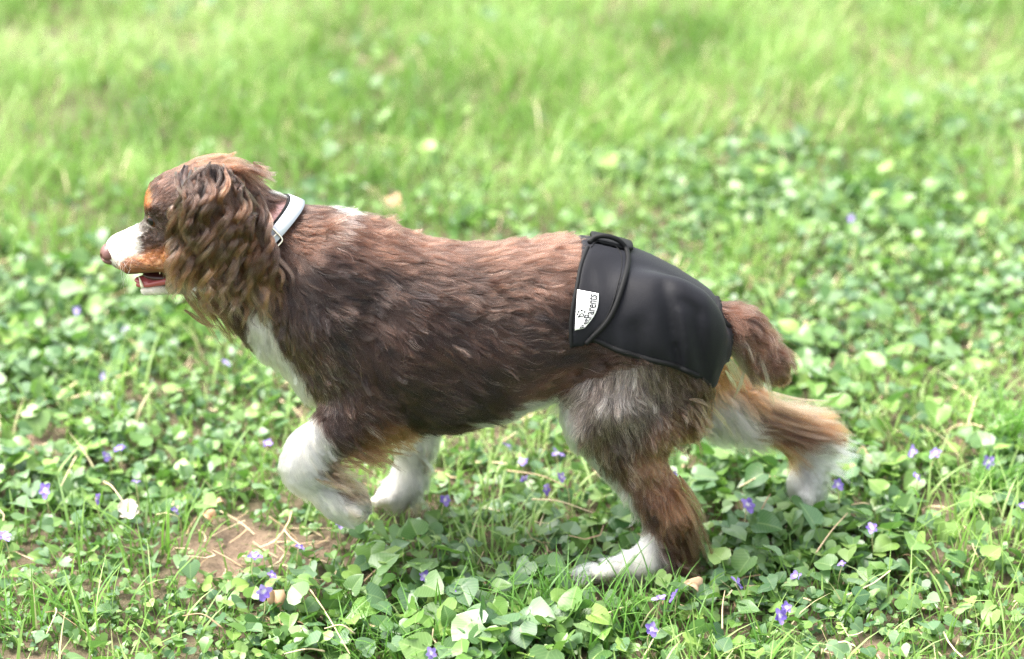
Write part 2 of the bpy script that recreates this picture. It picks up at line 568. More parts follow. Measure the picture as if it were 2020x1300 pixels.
# hair lie: per limb (px, py, dx, dy) in the side view
LIE = {
 'trunk': [(500, 380, .9, .45), (600, 420, .9, .5), (700, 440, 1, .25), (850, 465, 1, .1), (1000, 465, 1, -.02), (1120, 465, 1, .0), (600, 500, .5, .85), (560, 560, .25, 1), (540, 640, .15, 1), (570, 740, .2, 1),
           (680, 540, .75, .65), (620, 640, .3, .95), (650, 740, .35, .95), (720, 640, .75, .65), (760, 560, .9, .4), (820, 700, .85, .5), (850, 560, .95, .3), (950, 620, .95, .35), (930, 740, .9, .45), (1050, 560, 1, .25), (1070, 680, 1, .15),
           (800, 800, .7, .75), (920, 830, .75, .7), (1040, 780, .9, .2), (1090, 740, .9, -.35), (1100, 600, 1, .3), (1200, 600, .8, .6), (1400, 650, .6, .8), (1060, 820, .8, .5), (720, 740, .55, .85)],
 'head': [(225, 490, 1, -.15), (260, 470, 1, -.3), (250, 525, 1, .15), (300, 510, 1, .15), (290, 400, .5, -.9), (310, 440, .8, -.3), (310, 470, 1, .1), (340, 350, .7, -.7), (400, 320, 1, -.05), (470, 325, 1, .3), (520, 360, .9, .6), (380, 500, .9, .5), (290, 575, 1, .1), (400, 560, .7, .7), (360, 420, .8, -.1)],
 'ear': [(430, 330, -.1, 1), (430, 520, .1, 1)], 'far_ear': [(430, 330, -.1, 1), (480, 330, .8, .2)],
 'nf': [(650, 680, .4, 1), (640, 800, .3, 1), (700, 830, .7, .7), (760, 840, .8, .6), (720, 890, .7, .6), (590, 850, -.15, 1), (570, 900, .1, 1), (590, 950, .6, .7), (650, 980, .8, .55), (700, 1000, .8, .6), (660, 930, .9, .4)],
 'ff': [(830, 860, -.05, 1), (840, 920, .5, .8), (800, 950, 0, 1), (760, 985, -.5, .7)],
 'nh': [(1300, 640, -.1, 1), (1180, 700, -.35, .9), (1120, 760, -.85, .45), (1220, 740, -.25, 1), (1290, 760, .3, .9), (1370, 780, .75, .6), (1150, 860, -.05, 1), (1240, 860, .25, 1), (1340, 860, .75, .55), (1180, 940, .35, .95), (1260, 950, .45, .9), (1330, 950, .7, .6),
        (1290, 1010, .45, .9), (1350, 1020, .55, .9), (1340, 1070, .35, 1), (1280, 1080, -.1, 1), (1220, 1120, -.6, .7), (1170, 1130, -.9, .3)],
 'fh': [(1380, 760, .6, .7), (1420, 780, .8, .5), (1430, 850, .3, .9), (1500, 810, .95, .35), (1560, 840, 1, .2), (1620, 860, 1, .15), (1630, 890, 1, .15), (1600, 930, .4, .8), (1590, 980, .1, 1)],
 'tail': [(1420, 610, .8, .5), (1470, 640, .8, .6), (1530, 720, .6, .8), (1430, 690, .25, 1), (1480, 710, .6, .8)],
}
# hair length in mm: base and blobs (cx, cy, rx, ry, rot, mm)
LEN = {
 'trunk': (32, [(900, 460, 300, 40, 0, 26), (535, 436, 36, 62, -35, 5), (900, 830, 260, 36, 0, 34), (1090, 760, 40, 70, 0, 34), (560, 720, 60, 110, 33, 26), (1120, 470, 60, 40, 0, 24), (660, 780, 70, 60, 0, 30)]),
 'head': (8, [(440, 330, 90, 34, 0, 24), (235, 490, 50, 50, 0, 3.5), (300, 440, 40, 45, 0, 4), (320, 512, 60, 26, 0, 6), (380, 560, 40, 30, 0, 18), (305, 580, 50, 10, 0, 9), (500, 380, 50, 60, 0, 20)]),
 'ear': (26, []), 'far_ear': (26, [(460, 320, 60, 40, 0, 26)]),
 'nf': (24, [(585, 880, 50, 80, 0, 20), (760, 860, 60, 50, 0, 42), (690, 900, 50, 40, 0, 32), (698, 1010, 26, 26, 0, 6), (640, 985, 40, 30, 0, 20)]),
 'ff': (20, [(838, 915, 20, 30, 0, 26), (815, 985, 40, 20, 0, 26), (748, 988, 30, 24, 0, 6)]),
 'nh': (28, [(1380, 800, 40, 70, 0, 38), (1130, 760, 50, 50, 0, 34), (1345, 1060, 46, 70, 0, 44), (1330, 980, 40, 50, 0, 36), (1255, 1080, 40, 50, 0, 12), (1180, 1130, 40, 26, 0, 6)]),
 'fh': (26, [(1500, 830, 120, 50, -25, 48), (1570, 850, 60, 40, 0, 56), (1630, 880, 40, 30, 0, 40), (1430, 850, 50, 50, 0, 44), (1594, 992, 36, 24, 0, 7), (1600, 925, 45, 40, 0, 32)]),
 'tail': (36, [(1430, 700, 60, 40, 0, 46), (1535, 735, 40, 40, 0, 36)]),
}
# how closely the hair hugs the skin: 1 = sleek, 0 = hangs free
HUG = {'trunk': .90, 'head': .95, 'ear': .6, 'far_ear': .6, 'nf': .66, 'ff': .62, 'nh': .70, 'fh': .60, 'tail': .55}

def lie_at(px, py, gid):
    out = np.zeros((len(px), 2))
    for gi, g in enumerate(GN_):
        m = gid == gi
        if not m.any():
            continue
        K = np.array(LIE[g])
        d2 = (px[m][:, None] - K[:, 0]) ** 2 + (py[m][:, None] - K[:, 1]) ** 2
        wv = 1 / (d2 + 900) ** 1.5
        out[m] = (wv[..., None] * nrm(K[None, :, 2:])).sum(1) / wv.sum(1)[:, None]
    return nrm(out)

def len_at(px, py, gid):
    out = np.zeros(len(px))
    for gi, g in enumerate(GN_):
        m = gid == gi
        if not m.any():
            continue
        base, bl = LEN[g]
        v = np.full(m.sum(), float(base))
        for b in bl:
            wv = blob_w(px[m], py[m], (*b[:5], 0, .5), 0)
            wv = wv[0] if isinstance(wv, tuple) else wv
            v = v * (1 - wv) + b[5] * wv
        out[m] = v
    return out * .001

# ---- the garment's outline on the side plane y = -.09
DI_POLY = np.array([(1172, 380), (1168, 470), (1158, 520), (1146, 560), (1134, 600), (1126, 640), (1124, 684), (1150, 676), (1178, 672), (1215, 690), (1270, 706), (1320, 716), (1350, 727), (1378, 744),
                    (1408, 780), (1500, 790), (1500, 380)], float)
def side_plane(p):
    q = np.array(p, copy=True)
    q[..., 1] = -.09
    return proj(q)

def poly_sd(px, py, poly):
    """signed distance (layout units) to a closed polygon, negative inside"""
    d = np.full(px.shape, 1e9)
    ins = np.zeros(px.shape, bool)
    n = len(poly)
    for i in range(n):
        a, b = poly[i], poly[(i + 1) % n]
        e = b - a
        wx, wy = px - a[0], py - a[1]
        t = np.clip((wx * e[0] + wy * e[1]) / (e @ e), 0, 1)
        d = np.minimum(d, np.hypot(wx - t * e[0], wy - t * e[1]))
        c = ((a[1] <= py) & (b[1] > py)) | ((b[1] <= py) & (a[1] > py))
        if b[1] != a[1]:
            xi = a[0] + (py - a[1]) / (b[1] - a[1]) * e[0]
            ins ^= c & (px < xi)
    return np.where(ins, -d, d)

# ---- materials of the dog
def hair_mat(name, rough=.30, radial=.45):
    m = bpy.data.materials.new(name)
    m.use_nodes = True
    N, L = m.node_tree.nodes, m.node_tree.links
    N.remove(N['Principled BSDF'])
    h = N.new('ShaderNodeBsdfHairPrincipled')
    h.parametrization = 'COLOR'
    at = N.new('ShaderNodeAttribute')
    at.attribute_name = 'hair_color'
    L.new(at.outputs['Color'], h.inputs['Color'])
    h.inputs['Roughness'].default_value = rough
    h.inputs['Radial Roughness'].default_value = radial
    h.inputs['Coat'].default_value = 0.0
    h.inputs['IOR'].default_value = 1.46
    L.new(h.outputs[0], N['Material Output'].inputs['Surface'])
    return m
M_HAIR = hair_mat('dog_hair')
M_SKIN, N, L, B = mat_new('dog_skin')
at = N.new('ShaderNodeAttribute'); at.attribute_name = 'tint'
L.new(at.outputs['Color'], B.inputs['Base Color'])
B.inputs['Roughness'].default_value = .8

def make_hair(name, P, R, C, parent, mat=M_HAIR):
    n, k = P.shape[:2]
    cu = bpy.data.hair_curves.new(name)
    cu.add_curves([k] * n)
    cu.attributes['position'].data.foreach_set('vector', np.ascontiguousarray(P, dtype=np.float32).ravel())
    a = cu.attributes.get('radius') or cu.attributes.new('radius', 'FLOAT', 'POINT')
    a.data.foreach_set('value', np.ascontiguousarray(R, dtype=np.float32).ravel())
    a = cu.attributes.new('hair_color', 'FLOAT_COLOR', 'POINT')
    cc = np.ones((n, k, 4), dtype=np.float32)
    cc[..., :3] = C
    a.data.foreach_set('color', cc.ravel())
    o = link(name, cu, parent, mat)
    return o

SC.cycles_curves.shape = 'RIBBONS'
SC.cycles_curves.subdivisions = 2

dog = empty('dog', (0, 0, 0))
tag(dog, 'brown, tan and white long-eared dog trotting across the lawn', 'dog')

gid_v = group_of(BV)
nz_v = SDF_G.grad(BV)
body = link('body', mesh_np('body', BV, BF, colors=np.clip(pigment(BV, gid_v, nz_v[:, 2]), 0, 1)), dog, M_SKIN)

# ---- roots
def sample_roots(n):
    A = BV[BF[:, 0]]; Bq = BV[BF[:, 1]]; Cq = BV[BF[:, 2]]; Dq = BV[BF[:, 3]]
    ar = .5 * np.linalg.norm(np.cross(Cq - A, Dq - Bq), axis=1)
    cen = (A + Bq + Cq + Dq) / 4
    gi = group_of(cen)
    px, py = proj(cen)
    wgt = np.ones(len(ar))
    wgt[gi == GN_.index('head')] = 2.4
    for g in ('nh', 'nf'):
        wgt[gi == GN_.index(g)] = 1.25
    nn = SDF_G.grad(cen)
    view = nrm(CAM - cen)
    wgt *= np.where((nn * view).sum(1) < -.35, .28, 1.0)       # sparse where it can hardly be seen
    wgt *= ar
    f = rng.choice(len(ar), n, p=wgt / wgt.sum())
    u, v = rng.random((2, n, 1))
    return A[f] * (1 - u) * (1 - v) + Bq[f] * u * (1 - v) + Cq[f] * u * v + Dq[f] * (1 - u) * v

def grow(root, gid, K=8, lmul=1.0, hugmul=1.0, seed=1, lift=.17):
    n = len(root)
    px, py = proj(root)
    ln = len_at(px, py, gid) * lmul * rng.uniform(.65, 1.2, n)
    hug = np.array([HUG[g] for g in GN_])[gid] * hugmul
    hug = np.where(ln < .012, np.maximum(hug, .9), hug)
    pos = root.copy()
    P = np.zeros((n, K, 3))
    P[:, 0] = pos
    ds = ln / (K - 1)
    q2 = np.stack([px, py], -1)
    turn = .42 * vnoise(q2, 1 / 60, seed) + .30 * vnoise(q2, 1 / 22, seed + 5) + rng.normal(0, .10, n)
    lif = lift * (1 + .7 * vnoise(q2, 1 / 34, seed + 9)) * rng.uniform(.6, 1.5, n)
    lif = lif * np.where(rng.random(n) < .05, 2.4, 1.0) * (1 + .9 * blob_w(px, py, (1060, 455, 130, 30, 0, 0, .6), 0) * (vnoise(q2, 1 / 16, seed + 12) > 0))
    lif = np.where(gid == GN_.index('head'), lif * .8, np.where(gid == GN_.index('trunk'), lif, lif * 1.5))
    d = None
    for i in range(1, K):
        s = i / (K - 1)
        px, py = proj(pos)
        l2 = lie_at(px, py, gid)
        a = turn * (.4 + .6 * s)
        l2 = np.stack([l2[:, 0] * np.cos(a) - l2[:, 1] * np.sin(a), l2[:, 0] * np.sin(a) + l2[:, 1] * np.cos(a)], -1)
        F3 = np.stack([l2[:, 0], np.zeros(n), -l2[:, 1]], -1)
        nn = SDF_G.grad(pos)
        T = F3 - nn * (F3 * nn).sum(1)[:, None]
        T = nrm(T + 1e-4 * F3)
        # hugging step
        ph = pos + T * ds[:, None]
        nn2 = SDF_G.grad(ph)
        ph = ph + nn2 * (lif * ln * s ** .9 - SDF_G(ph))[:, None]
        # free step
        if d is None:
            d = nrm(T * .9 + nn * .55)
        d = nrm(d * .68 + F3 * .30 + T * .12 + np.array([0, 0, -.10]))
        pf = pos + d * ds[:, None]
        dist = SDF_G(pf)
        pf = pf + SDF_G.grad(pf) * np.maximum(0, .0012 - dist)[:, None]
        st = ph * hug[:, None] + pf * (1 - hug)[:, None] - pos
        pos = pos + nrm(st) * ds[:, None]
        P[:, i] = pos
    return P, ln

def clump(P, gid, every, amount, power=1.2, keep=.22, seed=0):
    n, K = P.shape[:2]
    gsel = np.arange(0, n, every)
    kd = kdtree.KDTree(len(gsel))
    for j, gg in enumerate(gsel):
        kd.insert(P[gg, 0], j)
    kd.balance()
    near = np.array([kd.find(r)[1] for r in P[:, 0]])
    gi = gsel[near]
    same = gid[gi] == gid
    s = np.linspace(0, 1, K)[None, :, None]
    tgt = P[gi] + keep * (P[:, :1] - P[gi][:, :1])
    am = (amount * same * np.clip(1 - np.linalg.norm(P[:, 0] - P[gi, 0], axis=1) / .02, 0, 1))[:, None, None]
    return P + (tgt - P) * am * s ** power, gi

def strand_colors(root, gid, K, gi=None, jit=.22, tip=1.22):
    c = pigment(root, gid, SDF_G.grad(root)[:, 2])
    n = len(root)
    px, py = proj(root)
    white = np.zeros(n, bool)
    for g, cx, cy, rx, ry, pr in TICK:
        wv = blob_w(px, py, (cx, cy, rx, ry, 0, 0, .5), 0) * (gid == GN_.index(g)) * pr
        white |= rng.random(n) < wv
    if gi is not None:
        pr = rng.random(n) < .25
        white = np.where(pr, white[gi], white)
    lum = c.mean(1)
    c = np.where((white & (lum < .4))[:, None], lin(166, 150, 138), c)
    j = np.exp(rng.normal(0, jit, (n, 1)))
    if gi is not None:
        jj = np.exp(rng.normal(0, jit * 1.7, (n, 1)))
        j = j * jj[gi]
    j = j * np.exp(.20 * vnoise(np.stack([px, py], -1), 1 / 38, 91) + .20 * vnoise(np.stack([px, py], -1), 1 / 15, 92))[:, None]
    dark = (lum < .4)[:, None]
    c = c * np.where(dark, j, np.clip(j, .85, 1.05))
    s = np.linspace(0, 1, K)[None, :, None]
    C = c[:, None, :] * np.where(dark[:, None], (.85 + (tip - .85) * s), 1.0)
    return np.clip(C, .004, .93)

# ---- coat
N_COAT = 290000
root = sample_roots(N_COAT)
gid = group_of(root)
px, py = proj(root)
sx, sy = side_plane(root)
under = (poly_sd(sx, sy, DI_POLY) < -14) & np.isin(gid, [GN_.index(g) for g in ('trunk', 'nh', 'fh')])
mouth = (LABF['head'](root) < .004) & (px < 345) & (py > 529) & (py < 566)
noser = (np.hypot(px - 212, py - 505) < 14) | (np.hypot((px - 299) / 11, (py - 437) / 8) < 1)
root = root[~(under | mouth | noser)]
gid = group_of(root)
P, ln = grow(root, gid, K=8)
P, gi = clump(P, gid, 40, .80)
P, gi2 = clump(P, gid, 7, .45, seed=2)
# a little wave, shared inside a lock
n, K = P.shape[:2]
s = np.linspace(0, 1, K)
ph = rng.uniform(0, 6.28, n)[gi] + rng.normal(0, .5, n)
side = nrm(np.cross(P[:, -1] - P[:, 0], SDF_G.grad(root)))
amp = ln * (.075 + .07 * (gid == GN_.index('tail'))) * np.clip((ln - .012) / .012, 0, 1)
P = P + side[:, None, :] * (amp[:, None] * s * np.sin(ph[:, None] + s * 6.5))[..., None]
R = (np.where(ln < .009, .00014, .00016) * rng.uniform(.7, 1.3, n))[:, None] * (1 - .75 * s ** 2)[None]
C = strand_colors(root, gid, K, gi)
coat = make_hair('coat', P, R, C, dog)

# ---- wavy locks of the near ear, and longer feathering elsewhere
def locks(specs, K=18, hairs=70):
    """specs: list of dict(path k x 3 world guide, r0, r1 metres, c0, c1 colours, n)"""
    Ps, Rs, Cs = [], [], []
    for sp in specs:
        g = catmull(sp['path'], K)
        m = sp.get('n', hairs)
        T = nrm(np.gradient(g, axis=0))
        ref = np.array([0, 1.0, 0])
        N1 = nrm(np.cross(T, ref)); N2 = np.cross(T, N1)
        a = rng.uniform(0, 6.28, m); rr = np.sqrt(rng.random(m))
        s = np.linspace(0, 1, K)
        wid = sp['r0'] + (sp['r1'] - sp['r0']) * s ** .8
        wid = wid * (0.15 + .85 * np.minimum(1, s * 4))
        off = (rr * np.cos(a))[:, None, None] * N1[None] + sp.get('flat', .55) * (rr * np.sin(a))[:, None, None] * N2[None]
        P = g[None] + off * wid[None, :, None]
        P += np.cumsum(rng.normal(0, sp.get('jit', .0003), (m, K, 3)), axis=1)
        # strands end at different lengths
        cut = rng.uniform(.72, 1.0, m)
        t = cut[:, None] * s[None] * (K - 1)
        i = np.minimum(t.astype(int), K - 2); f = (t - i)[..., None]
        rows = np.arange(m)[:, None]
        P = P[rows, i] * (1 - f) + P[rows, i + 1] * f
        Ps.append(P)
        Rs.append(np.broadcast_to(.00021 * (1 - .7 * s ** 2), (m, K)))
        j = np.exp(rng.normal(0, .22, (m, 1, 1)))
        sc = s[None, :, None] ** 1.1
        Cs.append(np.clip((sp['c0'] * (1 - sc) + sp['c1'] * sc) * j, .004, .9))
    return np.vstack(Ps), np.vstack(Rs), np.vstack(Cs)

def tipline(x):
    return np.interp(x, [335, 350, 385, 420, 455, 500, 530, 550], [556, 585, 590, 612, 646, 640, 596, 540])

_ex, _ey = np.meshgrid(np.linspace(352, 505, 52), np.linspace(330, 515, 62), indexing='ij')
EAR_Y = drape(_ex.ravel(), _ey.ravel(), 0.0)[:, 1].reshape(52, 62)
def ear_y(X, Y):
    i = np.clip((X - 352) / 3, 0, 50.99); j = np.clip((Y - 330) / (185 / 61), 0, 60.99)
    a, b = i.astype(int), j.astype(int); f, g = i - a, j - b
    return (EAR_Y[a, b] * (1 - f) + EAR_Y[a + 1, b] * f) * (1 - g) + (EAR_Y[a, b + 1] * (1 - f) + EAR_Y[a + 1, b + 1] * f) * g
specs = []
EARB = lin(40, 26, 20)
for k in range(250):
    layer = k / 250                                  # later locks lie further out
    x0 = rng.uniform(350, 516)
    top = 318 + .0016 * (x0 - 425) ** 2 + (38 if x0 > 485 else 0)
    yt = tipline(x0)
    long = layer >= .45
    if not long:
        y0 = rng.uniform(top + 50, yt - 110)
        L0 = rng.uniform(100, 190)
    else:
        y0 = rng.uniform(top, top + 95)
        L0 = rng.uniform(150, 300)
    y1 = min(y0 + L0, yt + rng.uniform(-40, 16))
    spread = (x0 - 425) / 90.0
    x1 = max(x0 + spread * 24 + rng.normal(6, 14), 336)
    m = 16
    t = np.linspace(0, 1, m)
    length = y1 - y0
    wl = rng.uniform(66, 110)
    ph = y0 / 16.0 + x0 / 26.0 + rng.normal(0, .8)
    amp = rng.uniform(6, 14) * np.minimum(1, .25 + t * 2.2)
    X = x0 + (x1 - x0) * t + amp * np.sin(ph + 6.28 * t * length / wl)
    Y = y0 + length * t
    if x0 > 470:
        X = X + 34 * np.clip(t - .5, 0, 1) ** 1.5 * 2
    base = ear_y(X, Y)
    out = .004 + .017 * layer + rng.uniform(0, .004) + .003 * np.sin(3.14 * t)
    dep = base - out * np.minimum(1, t * 3.2) + amp * S * .8 * np.cos(ph + 6.28 * t * length / wl)
    lv = math.exp(rng.normal(-.10 if long else -.45, .45))
    tipc = lin(122, 82, 58) if rng.random() < .5 else lin(100, 76, 64)
    specs.append(dict(path=unproj(X, Y, dep), flat=.5, r0=rng.uniform(.0034, .0068), r1=rng.uniform(.0006, .0022), c0=EARB * lv, c1=tipc * lv * rng.uniform(.7, 1.1), n=60, jit=.00026))
P, R, C = locks(specs, K=24)
make_hair('ear_feathering', P, R, C, dog)

# loose streamers: (px, py) control points, depth, radius, colours, count, scatter
def streamers(rows):
    sp = []
    for pts, y, r0, r1, c0, c1, cnt, sc, n in rows:
        pts = np.array(pts, float)
        for _ in range(cnt * 2):
            o = rng.normal(0, sc * 1.2, 2)
            tip = rng.normal(0, sc * 1.1, 2) + (pts[-1] - pts[0]) * rng.uniform(-.28, .12)
            t = np.linspace(0, 1, len(pts))[:, None]
            q = pts + o * (1 - .3 * t) + tip * t
            dep = y + rng.normal(0, .008) + np.linspace(0, 1, len(pts)) * rng.normal(0, .008)
            cj = rng.uniform(.75, 1.25)
            sp.append(dict(path=unproj(q[:, 0], q[:, 1], dep), r0=r0 * .75, r1=r1 * rng.uniform(1.0, 3.0), c0=np.clip(c0 * cj, 0, .9), c1=np.clip(c1 * cj, 0, .9), n=n // 2))
    return sp
DB, LT = lin(66, 44, 34), lin(176, 118, 78)
rows = [
 ([(1430, 770), (1500, 795), (1580, 820), (1655, 826)], .060, .006, .001, LT, lin(154, 122, 93), 9, 7, 50),
 ([(1450, 790), (1520, 815), (1590, 840), (1650, 852)], .055, .006, .001, lin(141, 100, 72), lin(122, 86, 64), 12, 9, 50),
 ([(1470, 815), (1540, 840), (1600, 860), (1650, 868)], .050, .006, .001, DB, lin(100, 72, 57), 10, 9, 50),
 ([(1430, 800), (1455, 840), (1470, 880)], .045, .006, .001, CRM, lin(162, 136, 109), 8, 14, 40),
 ([(1600, 866), (1636, 878), (1682, 886)], .070, .005, .0015, WHT, WHT, 16, 11, 40),
 ([(1605, 895), (1635, 922), (1662, 930)], .070, .005, .0015, WHT, CRM, 14, 14, 40),
 ([(1330, 1000), (1355, 1050), (1368, 1100), (1372, 1138)], -.082, .006, .001, lin(79, 54, 41), lin(86, 63, 51), 16, 11, 50),
 ([(1318, 1040), (1330, 1090), (1345, 1130), (1385, 1146)], -.086, .006, .001, lin(64, 46, 37), lin(108, 80, 64), 12, 11, 50),
 ([(1330, 960), (1360, 1000), (1378, 1040)], -.085, .005, .001, RST, lin(108, 74, 54), 9, 9, 40),
 ([(1345, 790), (1368, 812), (1384, 842)], -.080, .003, .001, lin(80, 58, 46), lin(120, 92, 74), 16, 16, 26),
 ([(1318, 835), (1342, 852), (1358, 878)], -.085, .003, .001, lin(84, 58, 44), lin(126, 96, 76), 14, 16, 26),
 ([(728, 845), (768, 862), (802, 876)], -.07, .004, .001, lin(84, 54, 38), lin(128, 82, 52), 16, 17, 34),
 ([(690, 875), (728, 893), (762, 905)], -.075, .004, .001, lin(74, 48, 36), lin(112, 72, 48), 16, 14, 34),
 ([(822, 890), (838, 912), (846, 934)], .062, .005, .0008, WHT, WHT, 7, 5, 40),
 ([(800, 955), (822, 985), (818, 1004)], .060, .005, .001, WHT, WHT, 10, 9, 40),
 ([(1175, 1128), (1150, 1130), (1128, 1138)], -.094, .005, .001, WHT, WHT, 9, 8, 40),
 ([(645, 932), (675, 952), (708, 968)], -.094, .004, .001, lin(84, 62, 46), lin(140, 116, 92), 12, 11, 34),
 ([(662, 955), (690, 972), (716, 990)], -.092, .004, .001, lin(74, 54, 42), lin(130, 104, 82), 9, 10, 30),
 ([(610, 930), (650, 958), (690, 970)], -.09, .006, .001, WHT, WHT, 8, 8, 40),
 ([(1450, 680), (1468, 715), (1480, 748)], -.01, .003, .001, CRM, lin(154, 132, 108), 8, 16, 40),
 ([(500, 330), (520, 340), (535, 348)], -.01, .005, .001, DB, lin(100, 74, 60), 7, 7, 40),
 ([(440, 336), (480, 332), (524, 354)], -.010, .004, .001, lin(84, 54, 38), DB, 10, 7, 40),
 ([(405, 560), (440, 605), (470, 632)], -.03, .004, .001, lin(60, 41, 31), lin(93, 66, 48), 26, 18, 50),
]
P, R, C = locks(streamers(rows), K=12)
make_hair('feathering', P, R, C, dog)

# ---- small sdf meshes (nose, tongue)
def small(fn, lo, hi, h):
    lo, hi = np.asarray(lo), np.asarray(hi)
    n = np.ceil((hi - lo) / h).astype(int)
    ax = [lo[k] + h * np.arange(n[k]) for k in range(3)]
    X = np.stack(np.meshgrid(*ax, indexing='ij'), -1)
    return surface_nets(fn(X), lo, h)
def sell(X, c, r):
    q = (X - c) / np.asarray(r)
    k0 = np.linalg.norm(q, axis=-1); k1 = np.linalg.norm(q / np.asarray(r), axis=-1)
    return k0 * (k0 - 1) / np.maximum(k1, 1e-6)

M_NOSE, N, L, B = mat_new('nose_leather')
B.inputs['Base Color'].default_value = (*lin(96, 62, 56), 1)
B.inputs['Roughness'].default_value = .45
bump(N, L, noise_node(N, L, 900, 3), .35, .0006, B)
nc = Q(216, 500, 0)
def nose_fn(X):
    f = sell(X, nc, (.0110, .0140, .0125))
    f = smin(f, sell(X, nc + [.003, 0, -.007], (.006, .006, .007)), .004)
    for sgn in (-1, 1):
        f = smax(f, -sell(X, nc + [-.0068, sgn * .0072, -.0012], (.005, .0028, .0034)), .002)
        f = smax(f, -sell(X, nc + [-.001, sgn * .0125, -.0042], (.007, .0030, .0016)), .002)
    return f
V, F = small(nose_fn, nc - .026, nc + .026, .0010)
link('nose', mesh_np('nose', V, F), dog, M_NOSE)

M_GUM, N, L, B = mat_new('mouth_flesh')
B.inputs['Base Color'].default_value = (*lin(150, 72, 72), 1)
B.inputs['Roughness'].default_value = .25
B.inputs['Subsurface Weight'].default_value = .15
B.inputs['Subsurface Radius'].default_value = (.004, .002, .001)
bump(N, L, noise_node(N, L, 500, 3), .2, .0005, B)
tc = Q(312, 552, 0)
V, F = small(lambda X: smax(sell(X, tc, (.028, .013, .0062)), -(X[..., 2] - tc[2] - .004 + 60 * (X[..., 1]) ** 2) * 0 - 1, .001), tc - .035, tc + .035, .0012)
link('tongue', mesh_np('tongue', V, F), dog, M_GUM)
for sgn, lab in ((-1, 'gum'), (1, 'gum')):
    pts = catmull(np.stack([Q(345, 556, sgn * .017), Q(318, 561, sgn * .014), Q(292, 566, sgn * .0095), Q(276, 566, sgn * .004), Q(273, 566, 0)]), 24)
    V, F = tube(pts + np.array([0, 0, .003]), np.linspace(.0042, .0030, 24), 10)
    link('gum', mesh_poly('gum', V, F), dog, M_GUM)
M_DK, N, L, B = mat_new('mouth_dark')
B.inputs['Base Color'].default_value = (*lin(54, 24, 24), 1)
B.inputs['Roughness'].default_value = .35
pc = Q(322, 540, 0)
V, F = small(lambda X: sell(X, pc, (.024, .016, .006)), pc - .03, pc + .03, .0013)
link('palate', mesh_np('palate', V, F), dog, M_DK)
M_TOOTH, N, L, B = mat_new('tooth_enamel')
B.inputs['Base Color'].default_value = (*lin(236, 228, 206), 1)
B.inputs['Roughness'].default_value = .2
def tooth(a, b, r):
    V, F = tube(catmull(np.stack([a, (a * .6 + b * .4), b]), 7), r * np.array([1, 1, .92, .8, .62, .4, .12]), 8)
    link('tooth', mesh_poly('tooth', V, F), dog, M_TOOTH)
for sgn in (-1, 1):
    tooth(Q(281, 566, sgn * .010), Q(274, 546, sgn * .0115), .0021)
    for tx in (316,):
        tooth(Q(tx, 532, sgn * .0175), Q(tx - 1, 541, sgn * .0175), .0016)
    for tx in (296,):
        tooth(Q(tx, 565, sgn * .012), Q(tx, 558, sgn * .0125), .0013)

# eyes
M_EYE, N, L, B = mat_new('eye')
tcn = N.new('ShaderNodeTexCoord')
sepn = N.new('ShaderNodeVectorMath'); sepn.operation = 'DISTANCE'
L.new(tcn.outputs['Object'], sepn.inputs[0])
sepn.inputs[1].default_value = (0, 0, 1)
rampn = N.new('ShaderNodeValToRGB')
cr = rampn.color_ramp
cr.elements[0].position = .42; cr.elements[0].color = (.006, .005, .005, 1)
cr.elements[1].position = .50; cr.elements[1].color = (*lin(112, 66, 36), 1)
cr.elements[1].color = (*lin(78, 44, 24), 1)
e = cr.elements.new(.95); e.color = (*lin(70, 40, 24), 1)
e = cr.elements.new(1.0); e.color = (*lin(190, 170, 160), 1)
dv = N.new('ShaderNodeMath'); dv.operation = 'MULTIPLY'; dv.inputs[1].default_value = .75
L.new(sepn.outputs['Value'], dv.inputs[0]); L.new(dv.outputs[0], rampn.inputs['Fac'])
L.new(rampn.outputs['Color'], B.inputs['Base Color'])
B.inputs['Roughness'].default_value = .04
B.inputs['Specular IOR Level'].default_value = .22
M_LID, N, L, B = mat_new('eyelid_skin')
B.inputs['Base Color'].default_value = (*lin(58, 38, 31), 1)
B.inputs['Roughness'].default_value = .45
eb = bmesh.new()
bmesh.ops.create_uvsphere(eb, u_segments=28, v_segments=18, radius=1.0)
eye_me = bpy.data.meshes.new('eyeball'); eb.to_mesh(eye_me); eb.free()
eye_me.polygons.foreach_set('use_smooth', [True] * len(eye_me.polygons))
eye_me.materials.append(M_EYE)
ep = drape(300, 437, 0.0)
en = nrm(SDF_G.grad(ep[None])[0] * .5 + np.array([-.15, -.8, .12]))
for sgn in (-1, 1):
    c = ep.copy(); nn = en.copy()
    if sgn > 0:
        c[1], nn[1] = -c[1], -nn[1]
    look = nrm(nn + np.array([-.22, 0, .02]))
    er = .0082
    cen = c - nn * er * .62
    o = link('eye', eye_me, dog)
    o.location = cen
    o.scale = (er, er, er)
    o.rotation_euler = Vector(look).to_track_quat('Z', 'Y').to_euler()
    # lids: an almond rim round the eyeball
    u = nrm(np.cross(nn, [0, 0, 1.0])); v = np.cross(u, nn)
    th = np.linspace(0, 2 * np.pi, 40, endpoint=False)
    rx_, rz_ = .0068, .0046 * (1 - .2 * np.abs(np.cos(th)))
    ring = cen + nn * er * .66 + np.cos(th)[:, None] * rx_ * u + (np.sin(th) * rz_)[:, None] * v
    V, F = tube(ring, .0010, 8, closed=True)
    link('eyelid', mesh_poly('eyelid', V, F), dog, M_LID)

